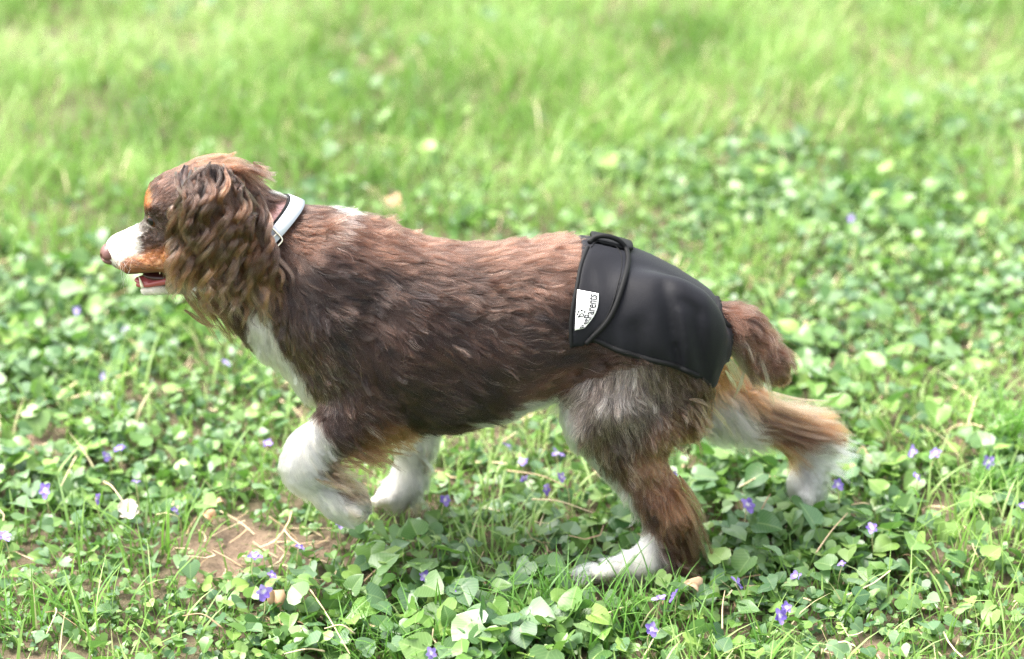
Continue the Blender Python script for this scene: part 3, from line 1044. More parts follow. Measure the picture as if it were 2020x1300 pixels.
# whiskers
wh = []
for k in range(8):
    b = drape(rng.uniform(232, 262), rng.uniform(508, 530), .0)
    t = np.linspace(0, 1, 8)[:, None]
    d = nrm(np.array([rng.uniform(-.5, .6), -.8, rng.uniform(-.9, .0)]))
    wh.append(b + d * t * rng.uniform(.02, .035) + np.array([0, 0, -.008]) * t ** 2)
wh = np.array(wh)
make_hair('whiskers', wh, np.broadcast_to(00.00011 * (1 - .6 * np.linspace(0, 1, 8)), wh.shape[:2]), np.full(wh.shape, .8), dog)

# ================================================================== collar
M_COL, N, L, B = mat_new('collar_webbing')
wv_ = N.new('ShaderNodeTexWave'); wv_.inputs['Scale'].default_value = 420; wv_.inputs['Distortion'].default_value = .6
tcn = N.new('ShaderNodeTexCoord'); L.new(tcn.outputs['Object'], wv_.inputs['Vector'])
nz1 = noise_node(N, L, 60, 4)
L.new(mix_rgb(N, L, nz1, lin(182, 188, 198), lin(206, 210, 216)), B.inputs['Base Color'])
B.inputs['Roughness'].default_value = .6
bump(N, L, wv_.outputs['Fac'], .25, .0006, B)
M_BLK, N, L, B = mat_new('black_binding')
B.inputs['Base Color'].default_value = (*lin(8, 8, 9), 1)
B.inputs['Roughness'].default_value = .7
B.inputs['Specular IOR Level'].default_value = .25
M_MET, N, L, B = mat_new('buckle_metal')
B.inputs['Base Color'].default_value = (*lin(214, 206, 190), 1)
B.inputs['Metallic'].default_value = 1
B.inputs['Roughness'].default_value = .25
bump(N, L, noise_node(N, L, 300, 3), .1, .0004, B)

cc_ = Q(530, 445, 0)
e1_ = nrm(Q(530 + 77.5, 445 - 63, 0) - cc_)
e2_ = np.array([0, -1.0, 0])
ax_ = nrm(np.cross(e2_, e1_))
if ax_[0] < 0:
    ax_ = -ax_
def ring_pts(shift, off, n=96, th0=0.0, th1=2 * math.pi, end=False):
    th = np.linspace(th0, th1, n, endpoint=end)
    d = np.cos(th)[:, None] * e1_ + np.sin(th)[:, None] * e2_
    c = cc_ + ax_ * shift
    r = np.full(n, .02)
    for _ in range(60):
        r = r + np.clip(off - SDF_G(c + d * r[:, None]), -.004, .004) * .7
    r = np.clip(r, .03, .125)
    for _ in range(6):
        if not end:
            r = (np.roll(r, 1) + np.roll(r, -1) + 2 * r) / 4
    return c + d * r[:, None]
def band(w0, w1, off, th):
    """closed strap from axial shift w0 to w1, with thickness"""
    rows = [ring_pts(w0, off), ring_pts(w0, off + th), ring_pts((w0 + w1) / 2, off + th * 1.25), ring_pts(w1, off + th), ring_pts(w1, off)]
    n = len(rows[0]); V = np.vstack(rows); F = []
    for i in range(5):
        j = (i + 1) % 5
        for k in range(n):
            l = (k + 1) % n
            F.append((i * n + k, i * n + l, j * n + l, j * n + k))
    return V, F
collar = empty('collar', tuple(cc_))
tag(collar, 'light grey white webbing collar with a metal buckle around the dog\'s neck', 'collar')
def col_part(name, V, F, m):
    o = link(name, mesh_poly(name, V, F), collar, m)
    o.matrix_parent_inverse = Matrix.Translation(-Vector(cc_))
    return o
V, F = band(-.0075, .0070, .0045, .0024); col_part('strap', V, F, M_COL)
V, F = band(-.0098, -.0073, .0036, .0022); col_part('lining_edge', V, F, M_BLK)
# buckle: a rounded wire rectangle lying on the strap, near side
bth = math.radians(78)
b0 = ring_pts(0, .0092, 3, bth - .16, bth + .16, True)
tdir = nrm(b0[2] - b0[0]); bc = b0[1]
aa = np.linspace(0, 2 * np.pi, 48, endpoint=False)
sq = lambda c, e: np.sign(c) * np.abs(c) ** e
loop = bc + (sq(np.cos(aa), .4) * .0112)[:, None] * ax_ + (sq(np.sin(aa), .4) * .0085)[:, None] * tdir
V, F = tube(loop, .0014, 8, closed=True); col_part('buckle', V, F, M_MET)
V, F = tube(np.stack([bc - tdir * .0085, bc - tdir * .003 + nrm(bc - cc_) * .001, bc + tdir * .0095 + nrm(bc - cc_) * .001]), .0011, 8); col_part('buckle_prong', V, F, M_MET)
rv = ring_pts(0, .0080, 3, bth + .40, bth + .5, True)[0]
eb = bmesh.new(); bmesh.ops.create_uvsphere(eb, u_segments=16, v_segments=10, radius=.0034)
sm_ = bpy.data.meshes.new('stud'); eb.to_mesh(sm_); eb.free(); sm_.polygons.foreach_set('use_smooth', [True] * len(sm_.polygons))
so_ = link('stud', sm_, collar, M_MET); so_.location = Vector(rv) - Vector(cc_)

# ================================================================== diaper
M_DIA, N, L, B = mat_new('black_stretch_fabric')
nz1 = noise_node(N, L, 26, 4)
L.new(mix_rgb(N, L, nz1, lin(10, 10, 15), lin(15, 15, 21)), B.inputs['Base Color'])
B.inputs['Roughness'].default_value = .6
B.inputs['Specular IOR Level'].default_value = .18
B.inputs['Sheen Weight'].default_value = .04
B.inputs['Sheen Roughness'].default_value = .5
B.inputs['Sheen Tint'].default_value = (.75, .78, .9, 1)
bump(N, L, noise_node(N, L, 1500, 2), .4, .0006, B)
M_LABEL, N, L, B = mat_new('white_satin_label')
B.inputs['Base Color'].default_value = (*lin(238, 236, 234), 1)
B.inputs['Roughness'].default_value = .5
M_INK, N, L, B = mat_new('black_ink')
B.inputs['Base Color'].default_value = (*lin(20, 20, 22), 1)
B.inputs['Roughness'].default_value = .7

# folds: (x0, y0, x1, y1, width, height mm)
FOLDS = [(1312, 585, 1336, 690, 16, -5.0), (1345, 620, 1362, 735, 14, 4.0), (1292, 630, 1312, 715, 13, 2.6), (1332, 680, 1346, 728, 9, -3.5), (1252, 640, 1268, 705, 14, -2.4), (1278, 650, 1290, 706, 11, 2.0), (1222, 660, 1232, 695, 11, 1.8),
         (1345, 600, 1380, 622, 9, -1.4), (1352, 588, 1392, 612, 9, 1.2), (1395, 600, 1402, 690, 12, 1.6), (1374, 630, 1384, 730, 10, -3.0), (1240, 600, 1330, 560, 24, -1.2), (1205, 650, 1262, 600, 18, 1.2), (1190, 500, 1200, 545, 14, 1.0)]
def fold_off(px, py, y):
    o = .0007 * vnoise(np.stack([px, py], -1), 1 / 40, 21) + .0012 * vnoise(np.stack([px, py], -1), 1 / 95, 22)
    for x0, y0, x1, y1, wd, hm in FOLDS:
        ex, ey = x1 - x0, y1 - y0
        t = np.clip(((px - x0) * ex + (py - y0) * ey) / (ex * ex + ey * ey), 0, 1)
        d = np.hypot(px - x0 - t * ex, py - y0 - t * ey)
        o = o + hm * .00125 * np.exp(-(d / wd) ** 2) * np.sin(np.pi * np.clip(t * .8 + .15, 0, 1)) ** .5
    ed = np.interp(px, [1150, 1215, 1270, 1320, 1350, 1378], [672, 690, 706, 716, 727, 744])      # gathers along the leg elastic
    o = o + .0011 * np.sin(px / 4.2 + 2.5 * vnoise(np.stack([px, py], -1), 1 / 30, 23)) * np.exp(-np.abs(ed - py) / 16) * (px > 1170)
    o = o + .0009 * np.sin((px * .8 - py * .6) / 8 + 3 * vnoise(np.stack([px, py], -1), 1 / 50, 24)) * np.clip(vnoise(np.stack([px, py], -1), 1 / 70, 25), 0, 1)
    t = np.clip((np.abs(y) - .035) / .035, 0, 1)
    return o * t * t * (3 - 2 * t)
_lo = Q(1105, 700, 0) * [1, 0, 0] + np.array([0, -.16, .14]); _hi = np.array([Q(1450, 700, 0)[0], .16, .44])
DH = .0024
_n = np.ceil((_hi - _lo) / DH).astype(int)
DXYZ = np.stack(np.meshgrid(*[_lo[k] + DH * np.arange(_n[k]) for k in range(3)], indexing='ij'), -1)
d_sdf = SDF_NT(DXYZ)
d_px, d_py = side_plane(DXYZ)
d_fold = fold_off(d_px, d_py, DXYZ[..., 1])
OFF = .0066
def shell(poly, off, th, extra=None, soft=.0015):
    a_ = d_sdf - off - d_fold
    f = np.maximum(a_ - .0015, -a_ - th)
    reg = poly_sd(d_px, d_py, poly) * S
    f = smax(f, reg, soft)
    if extra is not None:
        f = smax(f, extra, soft)
    V, F = surface_nets(f, _lo, DH)
    return lap(V, F, 3)
def lap(V, F, it):
    E = np.vstack([F[:, [0, 1]], F[:, [1, 2]], F[:, [2, 3]], F[:, [3, 0]]])
    for _ in range(it):
        acc = np.zeros_like(V); cn = np.zeros(len(V))
        np.add.at(acc, E[:, 0], V[E[:, 1]]); np.add.at(acc, E[:, 1], V[E[:, 0]])
        np.add.at(cn, E[:, 0], 1); np.add.at(cn, E[:, 1], 1)
        V = V * .5 + .5 * acc / np.maximum(cn, 1)[:, None]
    return V, F
diaper = empty('dog_diaper', (float(Q(1270, 600, 0)[0]), 0, 0))
tag(diaper, 'black stretch fabric dog diaper with a white printed tag on its flap', 'diaper')
def dia(name, V, F, m, quad=True):
    me = mesh_np(name, V, F) if quad else mesh_poly(name, V, F)
    o = link(name, me, diaper, m)
    o.matrix_parent_inverse = Matrix.Translation(-diaper.location)
    return o
# the tail hole
tl = LABF['tail'](DXYZ) if False else None
V, F = shell(DI_POLY, OFF, .0070)
dia('shell', V, F, M_DIA)
SEEN_R = catmull(np.array([(1163, 478), (1178, 466), (1204, 467), (1226, 478), (1238, 497), (1238, 525), (1229, 560), (1216, 600), (1198, 635), (1174, 660), (1150, 684)]), 44)
SEEN_L = catmull(np.array([(1127, 684), (1126, 640), (1131, 600), (1139, 560), (1147, 520), (1163, 478)]), 24)
def near_to_side(q, off):
    """layout position as seen -> world point on the near side at that offset"""
    y = np.full(len(q), -.20); done = np.zeros(len(q), bool)
    for _ in range(125):
        p = unproj(q[:, 0], q[:, 1], y)
        f = SDF_NT(p) - off - fold_off(*side_plane(p), p[:, 1])
        done |= f <= 0
        y = np.where(done, y, np.minimum(y + .0018, 0))
    for _ in range(6):
        p = unproj(q[:, 0], q[:, 1], y)
        f = SDF_NT(p) - off - fold_off(*side_plane(p), p[:, 1])
        y = y + np.clip(f, -.0015, .0015) * .7 * done
    return unproj(q[:, 0], q[:, 1], y)
def seen_poly(q, off):
    return np.stack(side_plane(near_to_side(q, off)), -1)
FLAP_R, FLAP_L = seen_poly(SEEN_R, OFF + .003), seen_poly(SEEN_L, OFF + .003)
FLAP = np.vstack([FLAP_R, FLAP_L[:-1]])
nearside = DXYZ[..., 1] + .004
V, F = shell(FLAP, OFF + .0036, .0060, nearside)
dia('flap', V, F, M_DIA)

def piping(pts, off, r, name):
    q = catmull(np.asarray(pts, float), 70)
    P = near_to_side(q, off)
    for _ in range(5):
        P[1:-1] = (P[:-2] + 2 * P[1:-1] + P[2:]) / 4
    V, F = tube(P, r, 10)
    return dia(name, V, F, M_BLK, False)
piping(SEEN_R[::3], OFF + .0048, .0030, 'binding')
piping([(1160, 668), (1178, 671), (1215, 689), (1270, 706), (1320, 718), (1350, 729), (1377, 742)], OFF + .0008, .0036, 'binding')
piping(SEEN_L[::2], OFF + .0035, .0024, 'binding')
# stitch line beside the flap binding
cen_ = np.array([1178, 580.0])
q = cen_ + (SEEN_R - cen_) * np.array([.80, .91])
P = near_to_side(q, OFF + .0052)
V, F = tube(P, .0006, 6)
dia('stitching', V, F, M_BLK, False)
# rear binding round the tail root
th = np.linspace(0, 2 * np.pi, 60, endpoint=False)
tc_ = Q(1408, 622, 0)
ta = nrm(Q(1455, 650, 0) - Q(1395, 622, 0)); tu = np.array([0, 1.0, 0]); tv = np.cross(ta, tu)
ring = tc_ + (np.cos(th) * .026)[:, None] * tu + (np.sin(th) * .026)[:, None] * tv
for _ in range(25):
    ring = ring - SDF_NT.grad(ring) * (SDF_NT(ring) - OFF - .001)[:, None] * .5
V, F = tube(ring, .0042, 10, closed=True)
dia('binding', V, F, M_BLK, False)
# fastening tab of the far side, lying over the back
tabx0, tabx1 = Q(1166, 470, 0)[0], Q(1252, 470, 0)[0]
tr_ = .012
qx = np.abs(DXYZ[..., 0] - (tabx0 + tabx1) / 2) - ((tabx1 - tabx0) / 2 - tr_)
qy = np.abs(DXYZ[..., 1] - .035) - (.037 - tr_)
rr_ = np.sqrt(np.maximum(qx, 0) ** 2 + np.maximum(qy, 0) ** 2) + np.minimum(np.maximum(qx, qy), 0) - tr_
f = np.abs(d_sdf - OFF - d_fold - .0050) - .0028
f = smax(smax(f, rr_, .0015), -(DXYZ[..., 2] - .30), .001)
V, F = lap(*surface_nets(f, _lo, DH), 3)
dia('fastening_tab', V, F, M_BLK)
# printed label
LAB = dict(tl=np.array([1139, 571.]), tr=np.array([1181, 579.]), br=np.array([1153, 647.]), bl=np.array([1134, 652.]))
def lab_uv(u, v):
    """u across, v down; right edge bows outwards"""
    u, v = np.asarray(u, float)[..., None], np.asarray(v, float)[..., None]
    lft = LAB['tl'] * (1 - v) + LAB['bl'] * v
    rgt = LAB['tr'] * (1 - v) + LAB['br'] * v + np.array([9.0, 2.0]) * np.sin(np.pi * v)
    return lft * (1 - u) + rgt * u
nu, nv = 10, 18
uu, vv_ = np.meshgrid(np.linspace(0, 1, nu), np.linspace(0, 1, nv))
q = lab_uv(uu.ravel(), vv_.ravel())
Pt = near_to_side(q, OFF + .0064)
gr = -SDF_NT.grad(Pt)
V = np.vstack([Pt, Pt + gr * .0009])
F = []
for j in range(nv - 1):
    for i in range(nu - 1):
        a = j * nu + i
        F.append((a, a + nu, a + nu + 1, a + 1))
        b = a + nu * nv
        F.append((b, b + 1, b + nu + 1, b + nu))
rim = [i for i in range(nu)] + [j * nu + nu - 1 for j in range(1, nv)] + [(nv - 1) * nu + i for i in range(nu - 2, -1, -1)] + [j * nu for j in range(nv - 2, 0, -1)]
for k in range(len(rim)):
    a, b = rim[k], rim[(k + 1) % len(rim)]
    F.append((a, b, b + nu * nv, a + nu * nv))
label = dia('label', V, F, M_LABEL, False)
# its lettering and the paw mark, laid on the label's surface
def print_on(name, verts2, faces):
    q = lab_uv(verts2[:, 0], verts2[:, 1])
    P = near_to_side(q, OFF + .0069)
    o = link(name, mesh_poly(name, P, faces, False), label, M_INK)
    return o
fc = bpy.data.curves.new('lettering', 'FONT')
fc.body = 'PetParents'
fc.resolution_u = 4
fc.offset = .018
fo = bpy.data.objects.new('lettering_tmp', fc)
COL.objects.link(fo)
bpy.context.view_layer.update()
tm = bpy.data.meshes.new_from_object(fo.evaluated_get(bpy.context.evaluated_depsgraph_get()))
tv2 = np.array([v.co[:2] for v in tm.vertices]); tf = [tuple(p.vertices) for p in tm.polygons]
bpy.data.objects.remove(fo)
tv2 = (tv2 - tv2.min(0)) / (tv2.max(0) - tv2.min(0)) * [1, 1]
# text runs upwards: text x -> label -v, text y -> label -u
uvx = np.stack([.93 - .46 * tv2[:, 1], .985 - .94 * tv2[:, 0]], -1)
print_on('lettering', uvx, tf)
pv, pf = [], []
def disc(cu, cv, ru, rv, n=14):
    b = len(pv)
    for k in range(n):
        a = 2 * math.pi * k / n
        pv.append((cu + ru * math.cos(a), cv + rv * math.sin(a)))
    pf.append(tuple(range(b, b + n)))
for cu, cv, ru, rv in ((.18, .66, .055, .028), (.085, .60, .05, .026), (.14, .54, .05, .026), (.28, .50, .055, .028), (.44, .53, .055, .026)):
    disc(cu, cv, ru, rv)
# pad as an open ring
b = len(pv); n = 20
for rr in (1.0, .55):
    for k in range(n):
        a = 2 * math.pi * k / n
        pv.append((.32 + .13 * rr * math.cos(a), .62 + .052 * rr * math.sin(a)))
for k in range(n):
    l = (k + 1) % n
    pf.append((b + k, b + l, b + n + l, b + n + k))
print_on('paw_mark', np.array(pv), pf)

# ================================================================== ground
def gz(x, y):
    p = np.stack([np.asarray(x, float), np.asarray(y, float)], -1)
    fade = np.clip(1.6 - np.hypot(p[..., 0], p[..., 1]) / 3.5, 0, 1)
    return (.007 * vnoise(p, 6, 31) + .004 * vnoise(p, 15, 32)) * fade - .010
def coords(fine, step, far):
    c = list(np.arange(-fine, fine + 1e-6, step))
    v, st = fine, step
    while v < far:
        st *= 1.5
        v += st
        c = [-v] + c + [v]
    return np.array(c)
cx_ = coords(2.6, .03, 400); cy_ = coords(3.2, .03, 400) + .8
XX, YY = np.meshgrid(cx_, cy_, indexing='ij')
V = np.stack([XX, YY, gz(XX, YY)], -1).reshape(-1, 3)
nx_, ny_ = XX.shape
ii = np.arange(nx_ * ny_).reshape(nx_, ny_)
F = np.stack([ii[:-1, :-1], ii[1:, :-1], ii[1:, 1:], ii[:-1, 1:]], -1).reshape(-1, 4)
M_GND, N, L, B = mat_new('soil_and_turf')
n1 = noise_node(N, L, 9, 5); n2 = noise_node(N, L, 120, 5, rough=.7); n3 = noise_node(N, L, 1.3, 4)
soil = mix_rgb(N, L, n2, lin(70, 54, 43), lin(172, 146, 122))
turf = mix_rgb(N, L, n2, lin(30, 40, 18), lin(62, 76, 36))
geo = N.new('ShaderNodeNewGeometry')
ln_ = N.new('ShaderNodeVectorMath'); ln_.operation = 'LENGTH'
L.new(geo.outputs['Position'], ln_.inputs[0])
mr = N.new('ShaderNodeMapRange'); mr.inputs[1].default_value = 2.5; mr.inputs[2].default_value = 5.0
L.new(ln_.outputs['Value'], mr.inputs[0])
turf2 = mix_rgb(N, L, n3, lin(84, 116, 40), lin(120, 150, 62))
mid = mix_rgb(N, L, n1, soil, turf)
at = N.new('ShaderNodeAttribute'); at.attribute_name = 'tint'
mid = mix_rgb(N, L, at.outputs['Fac'], mid, soil)
L.new(mix_rgb(N, L, mr.outputs[0], mid, turf2), B.inputs['Base Color'])
B.inputs['Roughness'].default_value = .95
bump(N, L, n2, .9, .01, B)

# where the plants grow: maps over the ground (soft blobs: centre, radii)
BARE = [(528, 1066, 118, 46, 0), (1900, 872, 70, 22, 0), (1480, 935, 50, 22, 0), (1680, 1275, 60, 16, 0), (1830, 985, 50, 16, 0), (420, 1125, 42, 16, 0), (60, 870, 50, 20, 0), (1090, 1090, 45, 18, 0), (1440, 300, 50, 16, 0), (1660, 720, 50, 12, 0), (860, 1285, 40, 12, 0), (60, 1295, 50, 16, 0), (780, 400, 40, 10, 0)]
def bare_w(px, py, warp):
    o = np.zeros(px.shape)
    for b in BARE:
        o = np.maximum(o, blob_w(px, py, (*b, 0, .55), warp))
    return o
def cover(x, y):
    """leaf-cover weight, bare weight at ground points"""
    p = np.stack([x, y], -1)
    px, py = proj(np.stack([x, y, np.zeros_like(x)], -1))
    edge = np.interp(px, [-900, 0, 350, 620, 900, 1150, 1500, 2020, 3000], [560, 500, 470, 410, 370, 330, 240, 170, 120])
    edge = edge + 60 * vnoise(p, 3.0, 41) + 30 * vnoise(p, 8.0, 42)
    t = np.clip((py - edge) / 110 + .5, 0, 1)
    leafy = t * t * (3 - 2 * t)
    bare = bare_w(px, py, .5 * vnoise(p, 14, 43))
    leafy = leafy * np.interp(py, [0, 250, 520], [.45, .55, 1])
    leafy = leafy * np.clip(.95 + .75 * vnoise(p, 5.5, 44) + .35 * vnoise(p, 14, 45), .18, 1)
    return leafy, bare
bw = cover(V[:, 0], V[:, 1])[1]
ground = link('ground', mesh_np('ground', V, F, colors=np.repeat(bw[:, None], 3, 1)), None, M_GND)
tag(ground, 'bare brown soil and short turf under the lawn plants', None, None, 'structure')

X0, X1, Y0, Y1 = -2.3, 2.3, -1.0, 3.6
def in_frame(x, y, m=120):
    px, py = proj(np.stack([x, y, np.zeros_like(x)], -1))
    return (px > -m) & (px < 2020 + m) & (py > -m) & (py < 1300 + m)

# ------------------------------------------------------------------ plant materials
def plant_mat(name, ramp, rough, trans, veins=False, spec=.5):
    m, N, L, B = mat_new(name)
    at = N.new('ShaderNodeAttribute'); at.attribute_name = 'tint'
    sep = N.new('ShaderNodeSeparateColor'); L.new(at.outputs['Color'], sep.inputs[0])
    oi = N.new('ShaderNodeObjectInfo')
    ad = N.new('ShaderNodeMath'); ad.operation = 'ADD'
    L.new(sep.outputs[0], ad.inputs[0]); (L.new(oi.outputs['Random'], ad.inputs[1]) if name != 'grass_blade' else setattr(ad.inputs[1], 'default_value', 0.0))
    fr = N.new('ShaderNodeMath'); fr.operation = 'FRACT' if veins or name != 'grass_blade' else 'MULTIPLY'; fr.inputs[1].default_value = 1.0; L.new(ad.outputs[0], fr.inputs[0])
    rp = N.new('ShaderNodeValToRGB')
    els = rp.color_ramp.elements
    for i, (pos, c) in enumerate(ramp):
        e = els[i] if i < 2 else els.new(pos)
        e.position = pos; e.color = (*c, 1)
    L.new(fr.outputs[0], rp.inputs[0])
    hsv = N.new('ShaderNodeHueSaturation')
    hsv.inputs['Saturation'].default_value = .92
    hsv.inputs['Value'].default_value = 1.04
    L.new(rp.outputs[0], hsv.inputs['Color'])
    col = hsv.outputs[0]
    if veins:
        # midrib and side veins from the leaf's own coordinates (g across, b along)
        au = N.new('ShaderNodeMath'); au.operation = 'MULTIPLY_ADD'
        L.new(sep.outputs[1], au.inputs[0]); au.inputs[1].default_value = -5.0
        mv = N.new('ShaderNodeMath'); mv.operation = 'MULTIPLY'; L.new(sep.outputs[2], mv.inputs[0]); mv.inputs[1].default_value = 8.0
        L.new(mv.outputs[0], au.inputs[2])
        f2 = N.new('ShaderNodeMath'); f2.operation = 'PINGPONG'; L.new(au.outputs[0], f2.inputs[0]); f2.inputs[1].default_value = .5
        ls = N.new('ShaderNodeMapRange'); L.new(f2.outputs[0], ls.inputs[0]); ls.inputs[1].default_value = 0; ls.inputs[2].default_value = .09; ls.inputs[3].default_value = 1; ls.inputs[4].default_value = 0
        lm = N.new('ShaderNodeMapRange'); L.new(sep.outputs[1], lm.inputs[0]); lm.inputs[1].default_value = 0; lm.inputs[2].default_value = .05; lm.inputs[3].default_value = 1; lm.inputs[4].default_value = 0
        mx = N.new('ShaderNodeMath'); mx.operation = 'MAXIMUM'; L.new(ls.outputs[0], mx.inputs[0]); L.new(lm.outputs[0], mx.inputs[1])
        sc_ = N.new('ShaderNodeMath'); sc_.operation = 'MULTIPLY'; L.new(mx.outputs[0], sc_.inputs[0]); sc_.inputs[1].default_value = .30
        col = mix_rgb(N, L, sc_.outputs[0], col, lin(176, 200, 130))
        bump(N, L, mx.outputs[0], -.35, .0008, B)
    L.new(col, B.inputs['Base Color'])
    B.inputs['Roughness'].default_value = rough
    B.inputs['Specular IOR Level'].default_value = spec
    tr = N.new('ShaderNodeBsdfTranslucent')
    L.new(mix_rgb(N, L, .5, col, lin(120, 178, 56), 'MIX'), tr.inputs['Color'])
    ms = N.new('ShaderNodeMixShader'); ms.inputs[0].default_value = trans
    L.new(B.outputs[0], ms.inputs[1]); L.new(tr.outputs[0], ms.inputs[2])
    L.new(ms.outputs[0], N['Material Output'].inputs['Surface'])
    return m
M_GRASS = plant_mat('grass_blade', [(0.0, lin(84, 118, 44)), (.3, lin(110, 148, 60)), (.6, lin(138, 170, 82)), (.9, lin(164, 188, 116)), (.945, lin(166, 188, 118)), (.97, lin(210, 196, 150))], .45, .38, False, .35)
M_LEAF = plant_mat('violet_leaf', [(0.0, lin(56, 96, 48)), (.18, lin(96, 136, 46)), (.36, lin(50, 88, 56)), (.55, lin(112, 146, 56)), (.72, lin(72, 108, 68)), (.88, lin(104, 134, 92)), (.97, lin(126, 156, 66))], .36, .26, True, .5)
M_STRAW = plant_mat('straw', [(0.0, lin(186, 160, 122)), (.5, lin(214, 192, 152)), (.8, lin(166, 136, 100))], .7, .15)

def blades(x, y, h, wd, lean, az, tint, K=5):
    """ribbon blades; returns V, F, colours"""
    n = len(x)
    s = np.linspace(0, 1, K)[None, :]
    dirx, diry = np.cos(az)[:, None], np.sin(az)[:, None]
    reach = h[:, None] * lean[:, None] * s ** 1.7
    zz = h[:, None] * s * (1 - .30 * lean[:, None] * s ** 1.5)
    bx, by = x[:, None] + dirx * reach, y[:, None] + diry * reach
    tw = az[:, None] + np.pi / 2 + rng.normal(0, .5, (n, 1)) + rng.normal(0, .5, (n, 1)) * s
    ww = wd[:, None] * .5 * np.clip(1.05 - s ** 2.2, .02, 1)
    gzv = gz(x, y)[:, None] - .004
    A = np.stack([bx - np.cos(tw) * ww, by - np.sin(tw) * ww, gzv + zz], -1)
    Bb = np.stack([bx + np.cos(tw) * ww, by + np.sin(tw) * ww, gzv + zz], -1)
    Vv = np.stack([A, Bb], 2).reshape(n, K * 2, 3)
    base = (np.arange(n) * K * 2)[:, None, None]
    q = np.array([[2 * i, 2 * i + 1, 2 * i + 3, 2 * i + 2] for i in range(K - 1)])[None]
    Ff = (base + q).reshape(-1, 4)
    C = np.zeros((n, K * 2, 3)); C[..., 0] = tint[:, None]
    return Vv.reshape(-1, 3), Ff, C.reshape(-1, 3)

# ------------------------------------------------------------------ grass
n = 190000
x, y = rng.uniform(X0, X1, n), rng.uniform(Y0, Y1, n)
leafy, bare = cover(x, y)
inf = in_frame(x, y)
tuftn = vnoise(np.stack([x, y], -1), 11, 51)
prob = (1 - leafy) * (.85 + .5 * tuftn) + leafy * .17 * np.clip(.6 + 1.3 * vnoise(np.stack([x, y], -1), 7, 52), .05, 1.4)
prob = prob * (1 - .93 * bare) * np.where(inf, 1, .6)
keep = rng.random(n) < prob
x, y, leafy = x[keep], y[keep], leafy[keep]
n = len(x)
pa = np.stack([x, y], -1)
h = rng.uniform(.035, .085, n) * (1 + .5 * vnoise(pa, 4, 53)) * np.where(leafy > .5, .8, 1)
V, F, C = blades(x, y, h, rng.uniform(.0022, .0042, n), rng.uniform(.15, 1.0, n), rng.uniform(0, 6.28, n) , np.where(rng.random(n) < .03 + .10 * np.clip(vnoise(pa, 2.4, 56), 0, 1), .98, np.clip(.46 + .42 * vnoise(pa, 3.2, 54) + .25 * vnoise(pa, 9, 55) + rng.normal(0, .16, n), .01, .93)))
grass = link('grass', mesh_np('grass', V, F, colors=C), None, M_GRASS)
tag(grass, 'bright green lawn grass filling the upper part of the view', 'grass', None, 'stuff')
print('grass blades', n)

# dry litter
n = 42000
x, y = rng.uniform(X0, X1, n), rng.uniform(Y0, Y1, n)
leafy, bare = cover(x, y)
keep = rng.random(n) < (.04 + .5 * bare + .22 * leafy * np.clip(.5 + 1.5 * vnoise(np.stack([x, y], -1), 5, 71), .1, 1)) * np.where(in_frame(x, y), 1, .5)
x, y = x[keep], y[keep]; n = len(x)
t = np.linspace(-.5, .5, 4)[None, :]
a = rng.uniform(0, 6.28, n)[:, None]; lg = rng.uniform(.015, .07, n)[:, None]; cv = rng.normal(0, .9, n)[:, None]
bx = x[:, None] + np.cos(a + cv * t) * lg * t; by = y[:, None] + np.sin(a + cv * t) * lg * t
bz = gz(bx, by) + .003 + np.abs(rng.normal(0, .013, n))[:, None] + t * lg * rng.normal(0, .3, n)[:, None]
ww = rng.uniform(.0005, .0014, n)[:, None]
A = np.stack([bx - np.sin(a) * ww, by + np.cos(a) * ww, bz], -1); Bb = np.stack([bx + np.sin(a) * ww, by - np.cos(a) * ww, bz + .0004], -1)
V = np.stack([A, Bb], 2).reshape(-1, 3)
F = ((np.arange(n) * 8)[:, None, None] + np.array([[0, 1, 3, 2], [2, 3, 5, 4], [4, 5, 7, 6]])[None]).reshape(-1, 4)
C = np.zeros((n, 8, 3)); C[..., 0] = rng.random(n)[:, None]
litter = link('straw_litter', mesh_np('straw_litter', V, F, colors=C.reshape(-1, 3)), None, M_STRAW)
tag(litter, 'fine dry straw litter scattered over the bare soil patches', 'litter', None, 'stuff')

# ------------------------------------------------------------------ violet leaves
OUT = np.array([(0.0, .02), (.22, -.14), (.47, -.07), (.58, .18), (.50, .46), (.28, .76), (0.0, 1.0)])
MID = np.array([0.0, .04, .10, .20, .40, .70, 1.0])
def leaf_variant(seed):
    r = np.random.default_rng(seed)
    wid, cup, fold, droop = r.uniform(.85, 1.1), r.uniform(-.10, .30), r.uniform(.05, .38), r.uniform(.0, .45)
    Vv, Uv = [], []
    for sgn in (-1, 1):
        for i in range(7):
            for k, f in enumerate((0.0, .55, 1.0)):
                o = OUT[i] * (wid, 1); m = np.array([0, MID[i]])
                p = m + (o - m) * f
                xx, yy = sgn * p[0], p[1]
                jag = r.normal(0, .03) if f == 1.0 and 0 < i < 6 else 0
                zz = fold * abs(xx) + cup * (abs(xx) ** 2) * 1.5 - droop * max(0, yy - .25) ** 2 + (r.normal(0, .03) if k else 0)
                Vv.append((xx * (1 + jag), yy + jag * .5, zz)); Uv.append((0, abs(p[0]), min(max(yy, 0), 1)))
    Fv = []
    for sd in (0, 1):
        b = sd * 21
        for i in range(6):
            for k in range(2):
                q = (b + i * 3 + k, b + i * 3 + k + 1, b + (i + 1) * 3 + k + 1, b + (i + 1) * 3 + k)
                Fv.append(q if sd == 1 else q[::-1])
    return np.array(Vv), np.array(Fv), np.array(Uv)
NVAR = 9
LV = [leaf_variant(100 + i) for i in range(NVAR)]
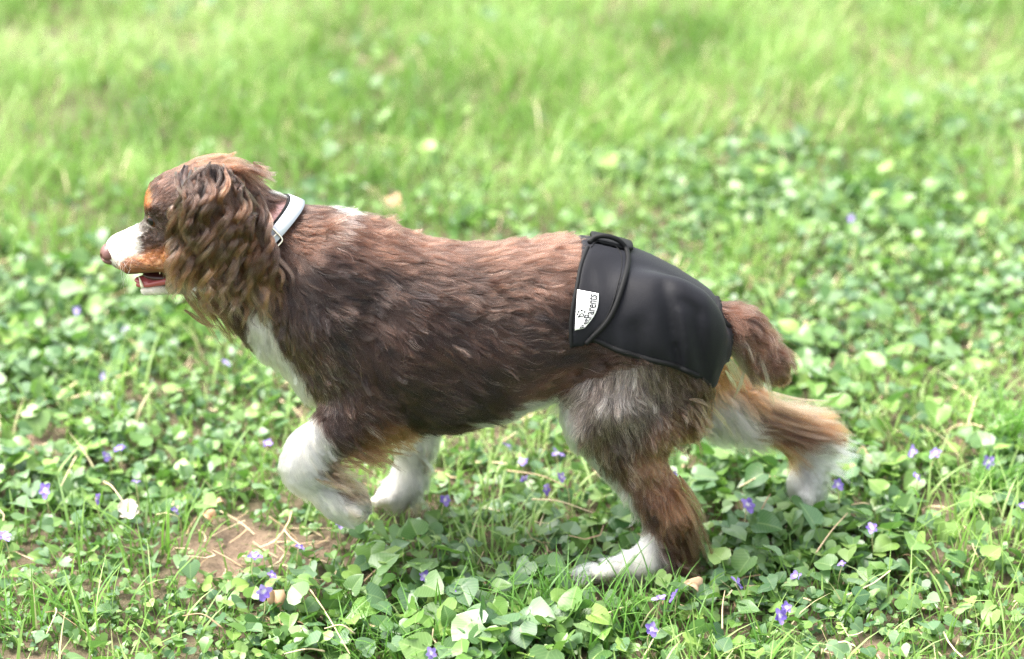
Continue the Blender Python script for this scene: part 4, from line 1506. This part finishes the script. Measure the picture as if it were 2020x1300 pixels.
def leaf_low(v, f, u):
    keep_ = np.array([i for i in range(42) if i % 3 != 1])
    new = {int(o): k for k, o in enumerate(keep_)}
    F2 = []
    for sd in (0, 1):
        for i in range(6):
            a, b = sd * 21 + i * 3, sd * 21 + (i + 1) * 3
            q = (new[a], new[a + 2], new[b + 2], new[b])
            F2.append(q if sd == 1 else q[::-1])
    return v[keep_], np.array(F2), u[keep_]
LOW = [leaf_low(*t_) for t_ in LV]
def rot_zxz(yaw, tilt, roll):
    cy, sy = np.cos(yaw), np.sin(yaw); ct, st = np.cos(tilt), np.sin(tilt); cr, sr = np.cos(roll), np.sin(roll)
    Z = np.zeros_like(cy); O = np.ones_like(cy)
    Rz = np.stack([np.stack([cy, -sy, Z], -1), np.stack([sy, cy, Z], -1), np.stack([Z, Z, O], -1)], -2)
    Rx = np.stack([np.stack([O, Z, Z], -1), np.stack([Z, ct, -st], -1), np.stack([Z, st, ct], -1)], -2)
    Ry = np.stack([np.stack([cr, Z, sr], -1), np.stack([Z, O, Z], -1), np.stack([-sr, Z, cr], -1)], -2)
    return Rz @ Rx @ Ry
n = 250000
x, y = rng.uniform(X0, X1, n), rng.uniform(Y0, Y1, n)
leafy, bare = cover(x, y)
fpx, fpy = proj(np.stack([x, y, np.zeros(n)], -1))
trod = np.maximum(blob_w(fpx, fpy, (1205, 1165, 105, 44, 0, 0, .3), 0), blob_w(fpx, fpy, (775, 1015, 75, 26, 0, 0, .3), 0))   # pressed down under the standing paws
prob = (.05 + .95 * leafy) * (1 - .95 * bare) * (1 - .93 * trod) * np.where(in_frame(x, y), 1, .55) * .85
keep = rng.random(n) < prob
x, y, leafy = x[keep], y[keep], leafy[keep]
n = len(x)
pa = np.stack([x, y], -1)
size = np.exp(rng.normal(math.log(.0128), .34, n)) * (1 + .45 * vnoise(pa, 4.5, 61))
px, py = proj(np.stack([x, y, np.zeros(n)], -1))
size *= 1 + .35 * blob_w(px, py, (900, 1180, 330, 130, 0, 0, .6), 0) + .25 * blob_w(px, py, (1650, 1050, 260, 160, 0, 0, .6), 0)
size = np.clip(size, .007, .033)
hz = rng.uniform(.006, .036, n) * np.clip(size / .019, .5, 1.5)
yaw, tilt, roll = rng.uniform(0, 6.28, n), rng.normal(-.10, .45, n), rng.normal(0, .42, n)
var = rng.integers(0, NVAR, n)
RM = rot_zxz(yaw, tilt, roll)
pos = np.stack([x, y, gz(x, y) + hz], -1)
rnd = rng.random(n)
# the 300 that show largest become leaves of their own
score = size * in_frame(x, y, -20) * (py > 760) / np.linalg.norm(pos - CAM, axis=1) * (0.6 + .8 * (hz / .04))
hide = SDF_G(pos + [0, 0, .01]) < .03
score[hide] = 0
top = np.zeros(n, bool); top[np.argsort(-score)[:300]] = True
mat_ = empty('violet_ground_cover')
tag(mat_, 'low mat of heart shaped green violet leaves around the dog', 'ground cover', None, 'stuff')
leaf_me = []
for i in range(NVAR):
    v_, f_, u_ = LV[i]
    me = mesh_np('leaf', v_, f_, colors=u_); me.materials.append(M_LEAF); leaf_me.append(me)
Vs, Fs, Cs = [], [], []
b = 0
for i in range(NVAR):
    m = np.nonzero((var == i) & ~top)[0]
    v_, f_, u_ = LOW[i]
    W = np.einsum('nij,kj->nki', RM[m], v_) * size[m][:, None, None] + pos[m][:, None]
    k = len(v_)
    Vs.append(W.reshape(-1, 3))
    Fs.append((np.arange(len(m)) * k)[:, None, None] + f_[None] + b)
    c = np.tile(u_[None], (len(m), 1, 1)); c[..., 0] = rnd[m][:, None]
    Cs.append(c.reshape(-1, 3))
    b += len(m) * k
mass = link('leaf_mass', mesh_np('leaf_mass', np.vstack(Vs), np.vstack([f.reshape(-1, 4) for f in Fs]), colors=np.vstack(Cs)), mat_, M_LEAF)
mass['kind'] = 'stuff'
for j in np.nonzero(top)[0]:
    o = link('leaf', leaf_me[var[j]], mat_)
    o.matrix_world = Matrix.Translation(Vector(pos[j])) @ Matrix(RM[j].tolist()).to_4x4() @ Matrix.Scale(float(size[j]), 4)
# leaf stalks
m = np.nonzero(in_frame(x, y))[0]
st = np.stack([pos[m, 0] - np.sin(yaw[m]) * -.5 * hz[m], pos[m, 1] - np.cos(yaw[m]) * .5 * hz[m], gz(x[m], y[m]) - .002], -1)
en_ = pos[m]
wv_ = np.stack([np.full(len(m), .0007), np.zeros(len(m)), np.zeros(len(m))], -1)
V = np.stack([st - wv_, st + wv_, en_ + wv_, en_ - wv_], 1).reshape(-1, 3)
F = np.arange(len(V)).reshape(-1, 4)
C = np.zeros((len(V), 3)); C[:, 0] = np.repeat(rnd[m] * .4, 4)
sk = link('leaf_stalks', mesh_np('leaf_stalks', V, F, colors=C), mat_, M_GRASS)
sk['kind'] = 'stuff'
print('leaves', n)

# ------------------------------------------------------------------ violet flowers
M_PETAL, N, L, B = mat_new('violet_petal')
at = N.new('ShaderNodeAttribute'); at.attribute_name = 'tint'
sep = N.new('ShaderNodeSeparateColor'); L.new(at.outputs['Color'], sep.inputs[0])
oi = N.new('ShaderNodeObjectInfo')
hue = mix_rgb(N, L, oi.outputs['Random'], lin(110, 86, 176), lin(168, 148, 210))
rp = N.new('ShaderNodeMapRange'); L.new(sep.outputs[2], rp.inputs[0]); rp.inputs[1].default_value = .02; rp.inputs[2].default_value = .36
pc_ = mix_rgb(N, L, rp.outputs[0], lin(238, 236, 226), hue)
L.new(pc_, B.inputs['Base Color'])
B.inputs['Roughness'].default_value = .6
tr = N.new('ShaderNodeBsdfTranslucent'); L.new(pc_, tr.inputs['Color'])
ms = N.new('ShaderNodeMixShader'); ms.inputs[0].default_value = .3
L.new(B.outputs[0], ms.inputs[1]); L.new(tr.outputs[0], ms.inputs[2]); L.new(ms.outputs[0], N['Material Output'].inputs['Surface'])
def petal_mesh(seed):
    r = np.random.default_rng(seed)
    K = 6
    Vv, Uv, Fv = [], [], []
    for i in range(K):
        t = i / (K - 1)
        wd = .38 * math.sin(math.pi * min(1, t * .82 + .08)) ** .8
        for k, f in enumerate((-1, -.4, .4, 1)):
            Vv.append((f * wd, t, .14 * f * f * (.4 + t) - .35 * t ** 2 * .6 + .12 * t + r.normal(0, .02)))
            Uv.append((0, abs(f), t))
    for i in range(K - 1):
        for k in range(3):
            Fv.append((i * 4 + k, i * 4 + k + 1, (i + 1) * 4 + k + 1, (i + 1) * 4 + k))
    return mesh_np('petal', np.array(Vv), np.array(Fv), colors=np.array(Uv))
PET = [petal_mesh(i) for i in range(4)]
for p_ in PET:
    p_.materials.append(M_PETAL)
FLOWERS = [
 (90, 966, 1.2, 'violet flower above dark leaves, well left of the white fallen blossom'),
 (205, 740, .8, 'small violet flower near the picture edge, below and left of the dog\'s chin'),
 (152, 612, .8, 'blurred violet flower in the leaves left of and below the dog\'s muzzle'),
 (236, 886, 1.1, 'pale violet flower of the pair left of the lifted forepaw'),
 (212, 897, .9, 'smaller lavender flower just left of its twin, left of the lifted forepaw'),
 (190, 982, .9, 'pale violet flower up and left of the white fallen blossom'),
 (268, 951, .8, 'small violet flower straight above the white fallen blossom'),
 (8, 1058, 1.1, 'violet flower cut by the left picture edge'),
 (344, 1008, .7, 'tiny violet flower to the right of the white fallen blossom'),
 (501, 1098, 1.0, 'deep violet flower on the bare soil patch below the forepaws'),
 (590, 1079, .7, 'small pale violet flower at the right side of the bare soil patch'),
 (521, 1166, 1.2, 'violet flower with hanging petals above the beige dry leaf'),
 (536, 1134, .7, 'small violet bud above the flower beside the beige dry leaf'),
 (673, 1033, .9, 'violet flower directly under the toes of the lifted forepaw'),
 (878, 986, .9, 'violet flower right of the far front paw on the ground'),
 (528, 875, .9, 'violet flower just left of the white wrist of the lifted foreleg'),
 (1000, 880, .9, 'lavender flower under the dog\'s belly, leftmost of its group'),
 (1031, 908, .9, 'lavender flower under the belly, second of its group'),
 (1099, 894, 1.1, 'pale violet flower right in front of the near hind knee'),
 (1033, 942, .8, 'lavender flower under the belly, lowest of its group'),
 (1076, 964, .9, 'violet flower left of the white front edge of the near hind leg'),
 (838, 1136, .9, 'violet flower among large leaves between front and hind feet'),
 (891, 1166, .8, 'small violet flower right of the larger leaves below the belly'),
 (1108, 940, .8, 'small violet flower touching the near hind shin'),
 (1328, 938, .8, 'violet flower in the gap behind the near hind leg'),
 (1474, 996, 1.25, 'deep violet open flower between the two hind feet'),
 (1652, 955, 1.0, 'violet flower just right of the raised far hind paw'),
 (1802, 890, 1.1, 'upright violet flower left of its paler partner near the right side'),
 (1846, 894, 1.0, 'pale lavender flower beside the upright violet one near the right side'),
 (1810, 938, .8, 'pale violet flower below the two flowers near the right side'),
 (1950, 910, 1.1, 'violet flower above the small grass tuft at the right'),
 (1720, 1042, 1.0, 'violet flower below and right of the raised hind paw'),
 (1661, 1112, .6, 'tiny dark violet bud among leaves below the raised hind paw'),
 (1570, 1137, .9, 'pale violet flower alone in the leaves below the hind feet'),
 (1453, 1150, 1.2, 'pale violet side-on flower right of the near hind foot'),
 (1302, 1182, 1.0, 'pale violet flower beneath the near hind heel, left of its pair'),
 (1333, 1174, 1.1, 'pale violet flower beneath the near hind heel, right of its pair'),
 (1286, 1240, 1.0, 'violet flower in the grass under the near hind foot'),
 (1538, 1214, 1.1, 'deep violet drooping flower at the bottom right of centre'),
 (1553, 1197, .9, 'pale violet flower above the drooping deep violet one'),
 (850, 1288, .9, 'violet flower at the very bottom edge of the picture'),
 (2016, 1000, 1.0, 'violet flower cut by the right picture edge'),
 (1680, 430, .8, 'blurred lavender flower in the leaves behind the diaper'),
 (445, 715, .8, 'blurred violet flower left of the white chest'),
 (247, 650, .8, 'blurred lavender flower below the dog\'s open mouth'),
]
for k, (fx, fy, fs, lab) in enumerate(FLOWERS):
    hgt = rng.uniform(.030, .05)
    c = unproj_ground(fx, fy, hgt)
    root_ = c + np.array([rng.normal(0, .008), rng.uniform(.0, .012), 0]); root_[2] = gz(root_[0], root_[1]) - .002
    fl = empty('violet_flower', tuple(root_))
    tag(fl, lab, 'flower', 'violet flowers in the lawn')
    off_ = -Vector(root_)
    tocam = nrm(CAM - c)
    face = nrm(tocam * rng.uniform(.3, 1.0) + rng.normal(0, .55, 3) + [0, 0, .25])
    q = Vector(face).to_track_quat('Z', 'Y')
    base = Matrix.Translation(Vector(c) + off_) @ q.to_matrix().to_4x4() @ Matrix.Rotation(rng.uniform(-.4, .4), 4, 'Z')
    sz = .0088 * fs
    for ang, ps in ((0, 1.15), (68, .9), (-68, .9), (142, .95), (-142, .95)):
        o = link('petal', PET[int(rng.integers(0, 4))], fl)
        o.matrix_local = base @ Matrix.Rotation(math.radians(180 + ang + rng.normal(0, 6)), 4, 'Z') @ Matrix.Rotation(rng.normal(.15, .2), 4, 'X') @ Matrix.Scale(sz * ps, 4)
    midp = (root_ + c) / 2 + np.array([rng.normal(0, .004), 0, .006])
    Vt, Ft = tube(catmull(np.stack([root_, midp, c - face * .002]), 8) - root_, .0007, 5)
    me = mesh_poly('stem', Vt, Ft)
    a_ = me.attributes.new('tint', 'FLOAT_COLOR', 'POINT')
    link('stem', me, fl, M_GRASS)

# ------------------------------------------------------------------ fallen blossom, dry leaves, straw stalks, tufts
M_BLOS, N, L, B = mat_new('white_blossom')
L.new(mix_rgb(N, L, noise_node(N, L, 60, 3), lin(206, 202, 190), lin(170, 164, 146)), B.inputs['Base Color'])
B.inputs['Roughness'].default_value = .6
bc_ = unproj_ground(254, 1010, .022)
blos = empty('fallen_blossom', tuple(bc_))
tag(blos, 'crumpled white fallen blossom lying on violet leaves at the lower left', 'blossom')
for ang, sx_ in ((20, 1.0), (110, .95), (200, 1.05), (290, .9)):
    me = petal_mesh(40 + ang)
    v_ = np.array([p.co for p in me.vertices]); v_[:, 0] *= 1.9
    me.vertices.foreach_set('co', v_.ravel().astype(np.float32))
    o = link('petal', me, blos, M_BLOS)
    o.matrix_local = Matrix.Rotation(math.radians(25), 4, 'X') @ Matrix.Rotation(math.radians(ang), 4, 'Z') @ Matrix.Rotation(.3 + .5 * (ang % 60) / 60, 4, 'X') @ Matrix.Scale(.0165 * sx_, 4)

M_DRY, N, L, B = mat_new('dry_leaf')
oi = N.new('ShaderNodeObjectInfo')
cA = mix_rgb(N, L, oi.outputs['Random'], lin(196, 172, 142), lin(206, 160, 120))
L.new(mix_rgb(N, L, noise_node(N, L, 70, 4), cA, lin(160, 130, 100)), B.inputs['Base Color'])
B.inputs['Roughness'].default_value = .75
DRY = [(541, 1188, .030, .5, 'grey beige curled dry leaf beside a violet flower at the lower left'), (1380, 1164, .022, 1.2, 'small tan dry leaf right behind the near hind heel'), (420, 1024, .016, .9, 'small pinkish dry leaf just above the bare soil patch'),
       (782, 402, .028, .3, 'blurred pinkish dry leaf on the lawn behind the dog\'s back'), (440, 990, .012, 2.0, 'tiny tan dry leaf up and left of the bare soil')]
for dx_, dy_, ds_, an_, lab in DRY:
    c = unproj_ground(dx_, dy_, .022)
    v_, f_, u_ = leaf_variant(int(dx_))
    v_ = v_ * [.75, 1, 1]; v_[:, 2] += .35 * v_[:, 0] ** 2 + .25 * np.sin(v_[:, 1] * 4)
    me = mesh_np('dry_leaf', v_ * ds_, f_); o = link('dry_leaf', me, None, M_DRY)
    o.location = c; o.rotation_euler = (rng.normal(.25, .2), rng.normal(0, .3), an_)
    so2 = o.modifiers.new('thickness', 'SOLIDIFY'); so2.thickness = .0006
    tag(o, lab, 'leaf')
STALKS = [((1000, 928), (1120, 962)), ((1050, 985), (1170, 1012)), ((640, 1285), (560, 1290)), ((1610, 1090), (1672, 1012)), ((1425, 1240), (1430, 1165)), ((1680, 996), (1715, 995)), ((110, 1200), (92, 1250)), ((440, 1240), (360, 1215)), ((610, 1160), (690, 1290)),
          ((205, 950), (250, 1000)), ((1500, 1010), (1520, 975)), ((150, 900), (120, 960)), ((1720, 915), (1690, 895)), ((480, 1120), (420, 1085)), ((560, 1045), (600, 1080)), ((1585, 1180), (1600, 1185)), ((1460, 960), (1530, 940)), ((700, 1250), (640, 1240))]
SLAB = ['pale straw stalk under the belly, upper of two leaning towards the hind shin', 'pale straw stalk under the belly, lower of two leaning towards the hind shin', 'short straw stalk at the bottom edge left of centre', 'upright straw stalk below the raised far hind paw',
        'short upright straw stalk right of the near hind heel', 'tiny straw stalk right under the raised far hind paw', 'straw stalk standing in the lower left corner', 'straw stalk lying in the grass right of the lower left corner', 'long straw stalk slanting down to the bottom edge below the soil patch',
        'straw stalk pointing at the white fallen blossom from above', 'straw stalk slanting beside the deep violet flower between the hind feet', 'straw stalk between two violet flowers at the left side', 'straw stalk right of the raised far hind paw', 'straw stalk crossing the lower left rim of the bare soil', 'straw stalk lying in the middle of the bare soil',
        'tiny straw stalk in the leaves below the raised hind paw', 'straw stalk on the small soil patch behind the near hind leg', 'short straw stalk near the bottom edge below the soil patch']
for ((ax0, ay0), (ax1, ay1)), slab in zip(STALKS, SLAB):
    a_, b_ = unproj_ground(ax0, ay0, .028), unproj_ground(ax1, ay1, .034)
    mpt = (a_ + b_) / 2 + np.array([0, 0, .006]) + rng.normal(0, .004, 3)
    Vt, Ft = tube(catmull(np.stack([a_, mpt, b_]), 10) - a_, np.linspace(.0011, .0006, 10), 6)
    me = mesh_poly('straw_stalk', Vt, Ft)
    me.attributes.new('tint', 'FLOAT_COLOR', 'POINT')
    o = link('straw_stalk', me, None, M_STRAW); o.location = a_
    tag(o, slab, 'stalk', 'dry straw stalks')
M_TUFT = plant_mat('tuft_blade', [(0.0, lin(74, 126, 34)), (.5, lin(104, 152, 52)), (.9, lin(88, 140, 44))], .4, .32)
TUFTS = [(1990, 885, .10, 140, .055, 'dense grass tuft standing at the right picture edge'), (1962, 965, .075, 90, .05, 'small grass tuft below the larger one at the right'),
         (1190, 1215, .085, 150, .13, 'long thin grass blades in front of the near hind foot'), (1000, 1215, .08, 90, .12, 'loose grass tuft among large leaves below the belly'),
         (760, 1290, .07, 110, .09, 'short grass tuft at the bottom edge below the forepaws'), (1330, 1290, .075, 80, .14, 'grass tuft at the bottom edge under the hind foot'), (60, 1215, .07, 60, .10, 'sparse grass tuft in the lower left corner')]
for tx, ty, th_, nb, sp_, lab in TUFTS:
    c = unproj_ground(tx, ty, 0)
    x_, y_ = c[0] + np.clip(rng.normal(0, sp_ * .5, nb), -sp_ * .7, sp_ * .7), c[1] + np.clip(rng.normal(0, sp_ * .28, nb), -sp_ * .4, sp_ * .4)
    V, F, C = blades(x_, y_, rng.uniform(.5, 1.25, nb) * th_, rng.uniform(.002, .0036, nb), rng.uniform(.2, .95, nb), rng.uniform(0, 6.28, nb), rng.random(nb) * .9, K=6)
    o = link('grass_tuft', mesh_np('grass_tuft', V - c, F, colors=C), None, M_TUFT)
    o.location = c
    tag(o, lab, 'grass tuft')
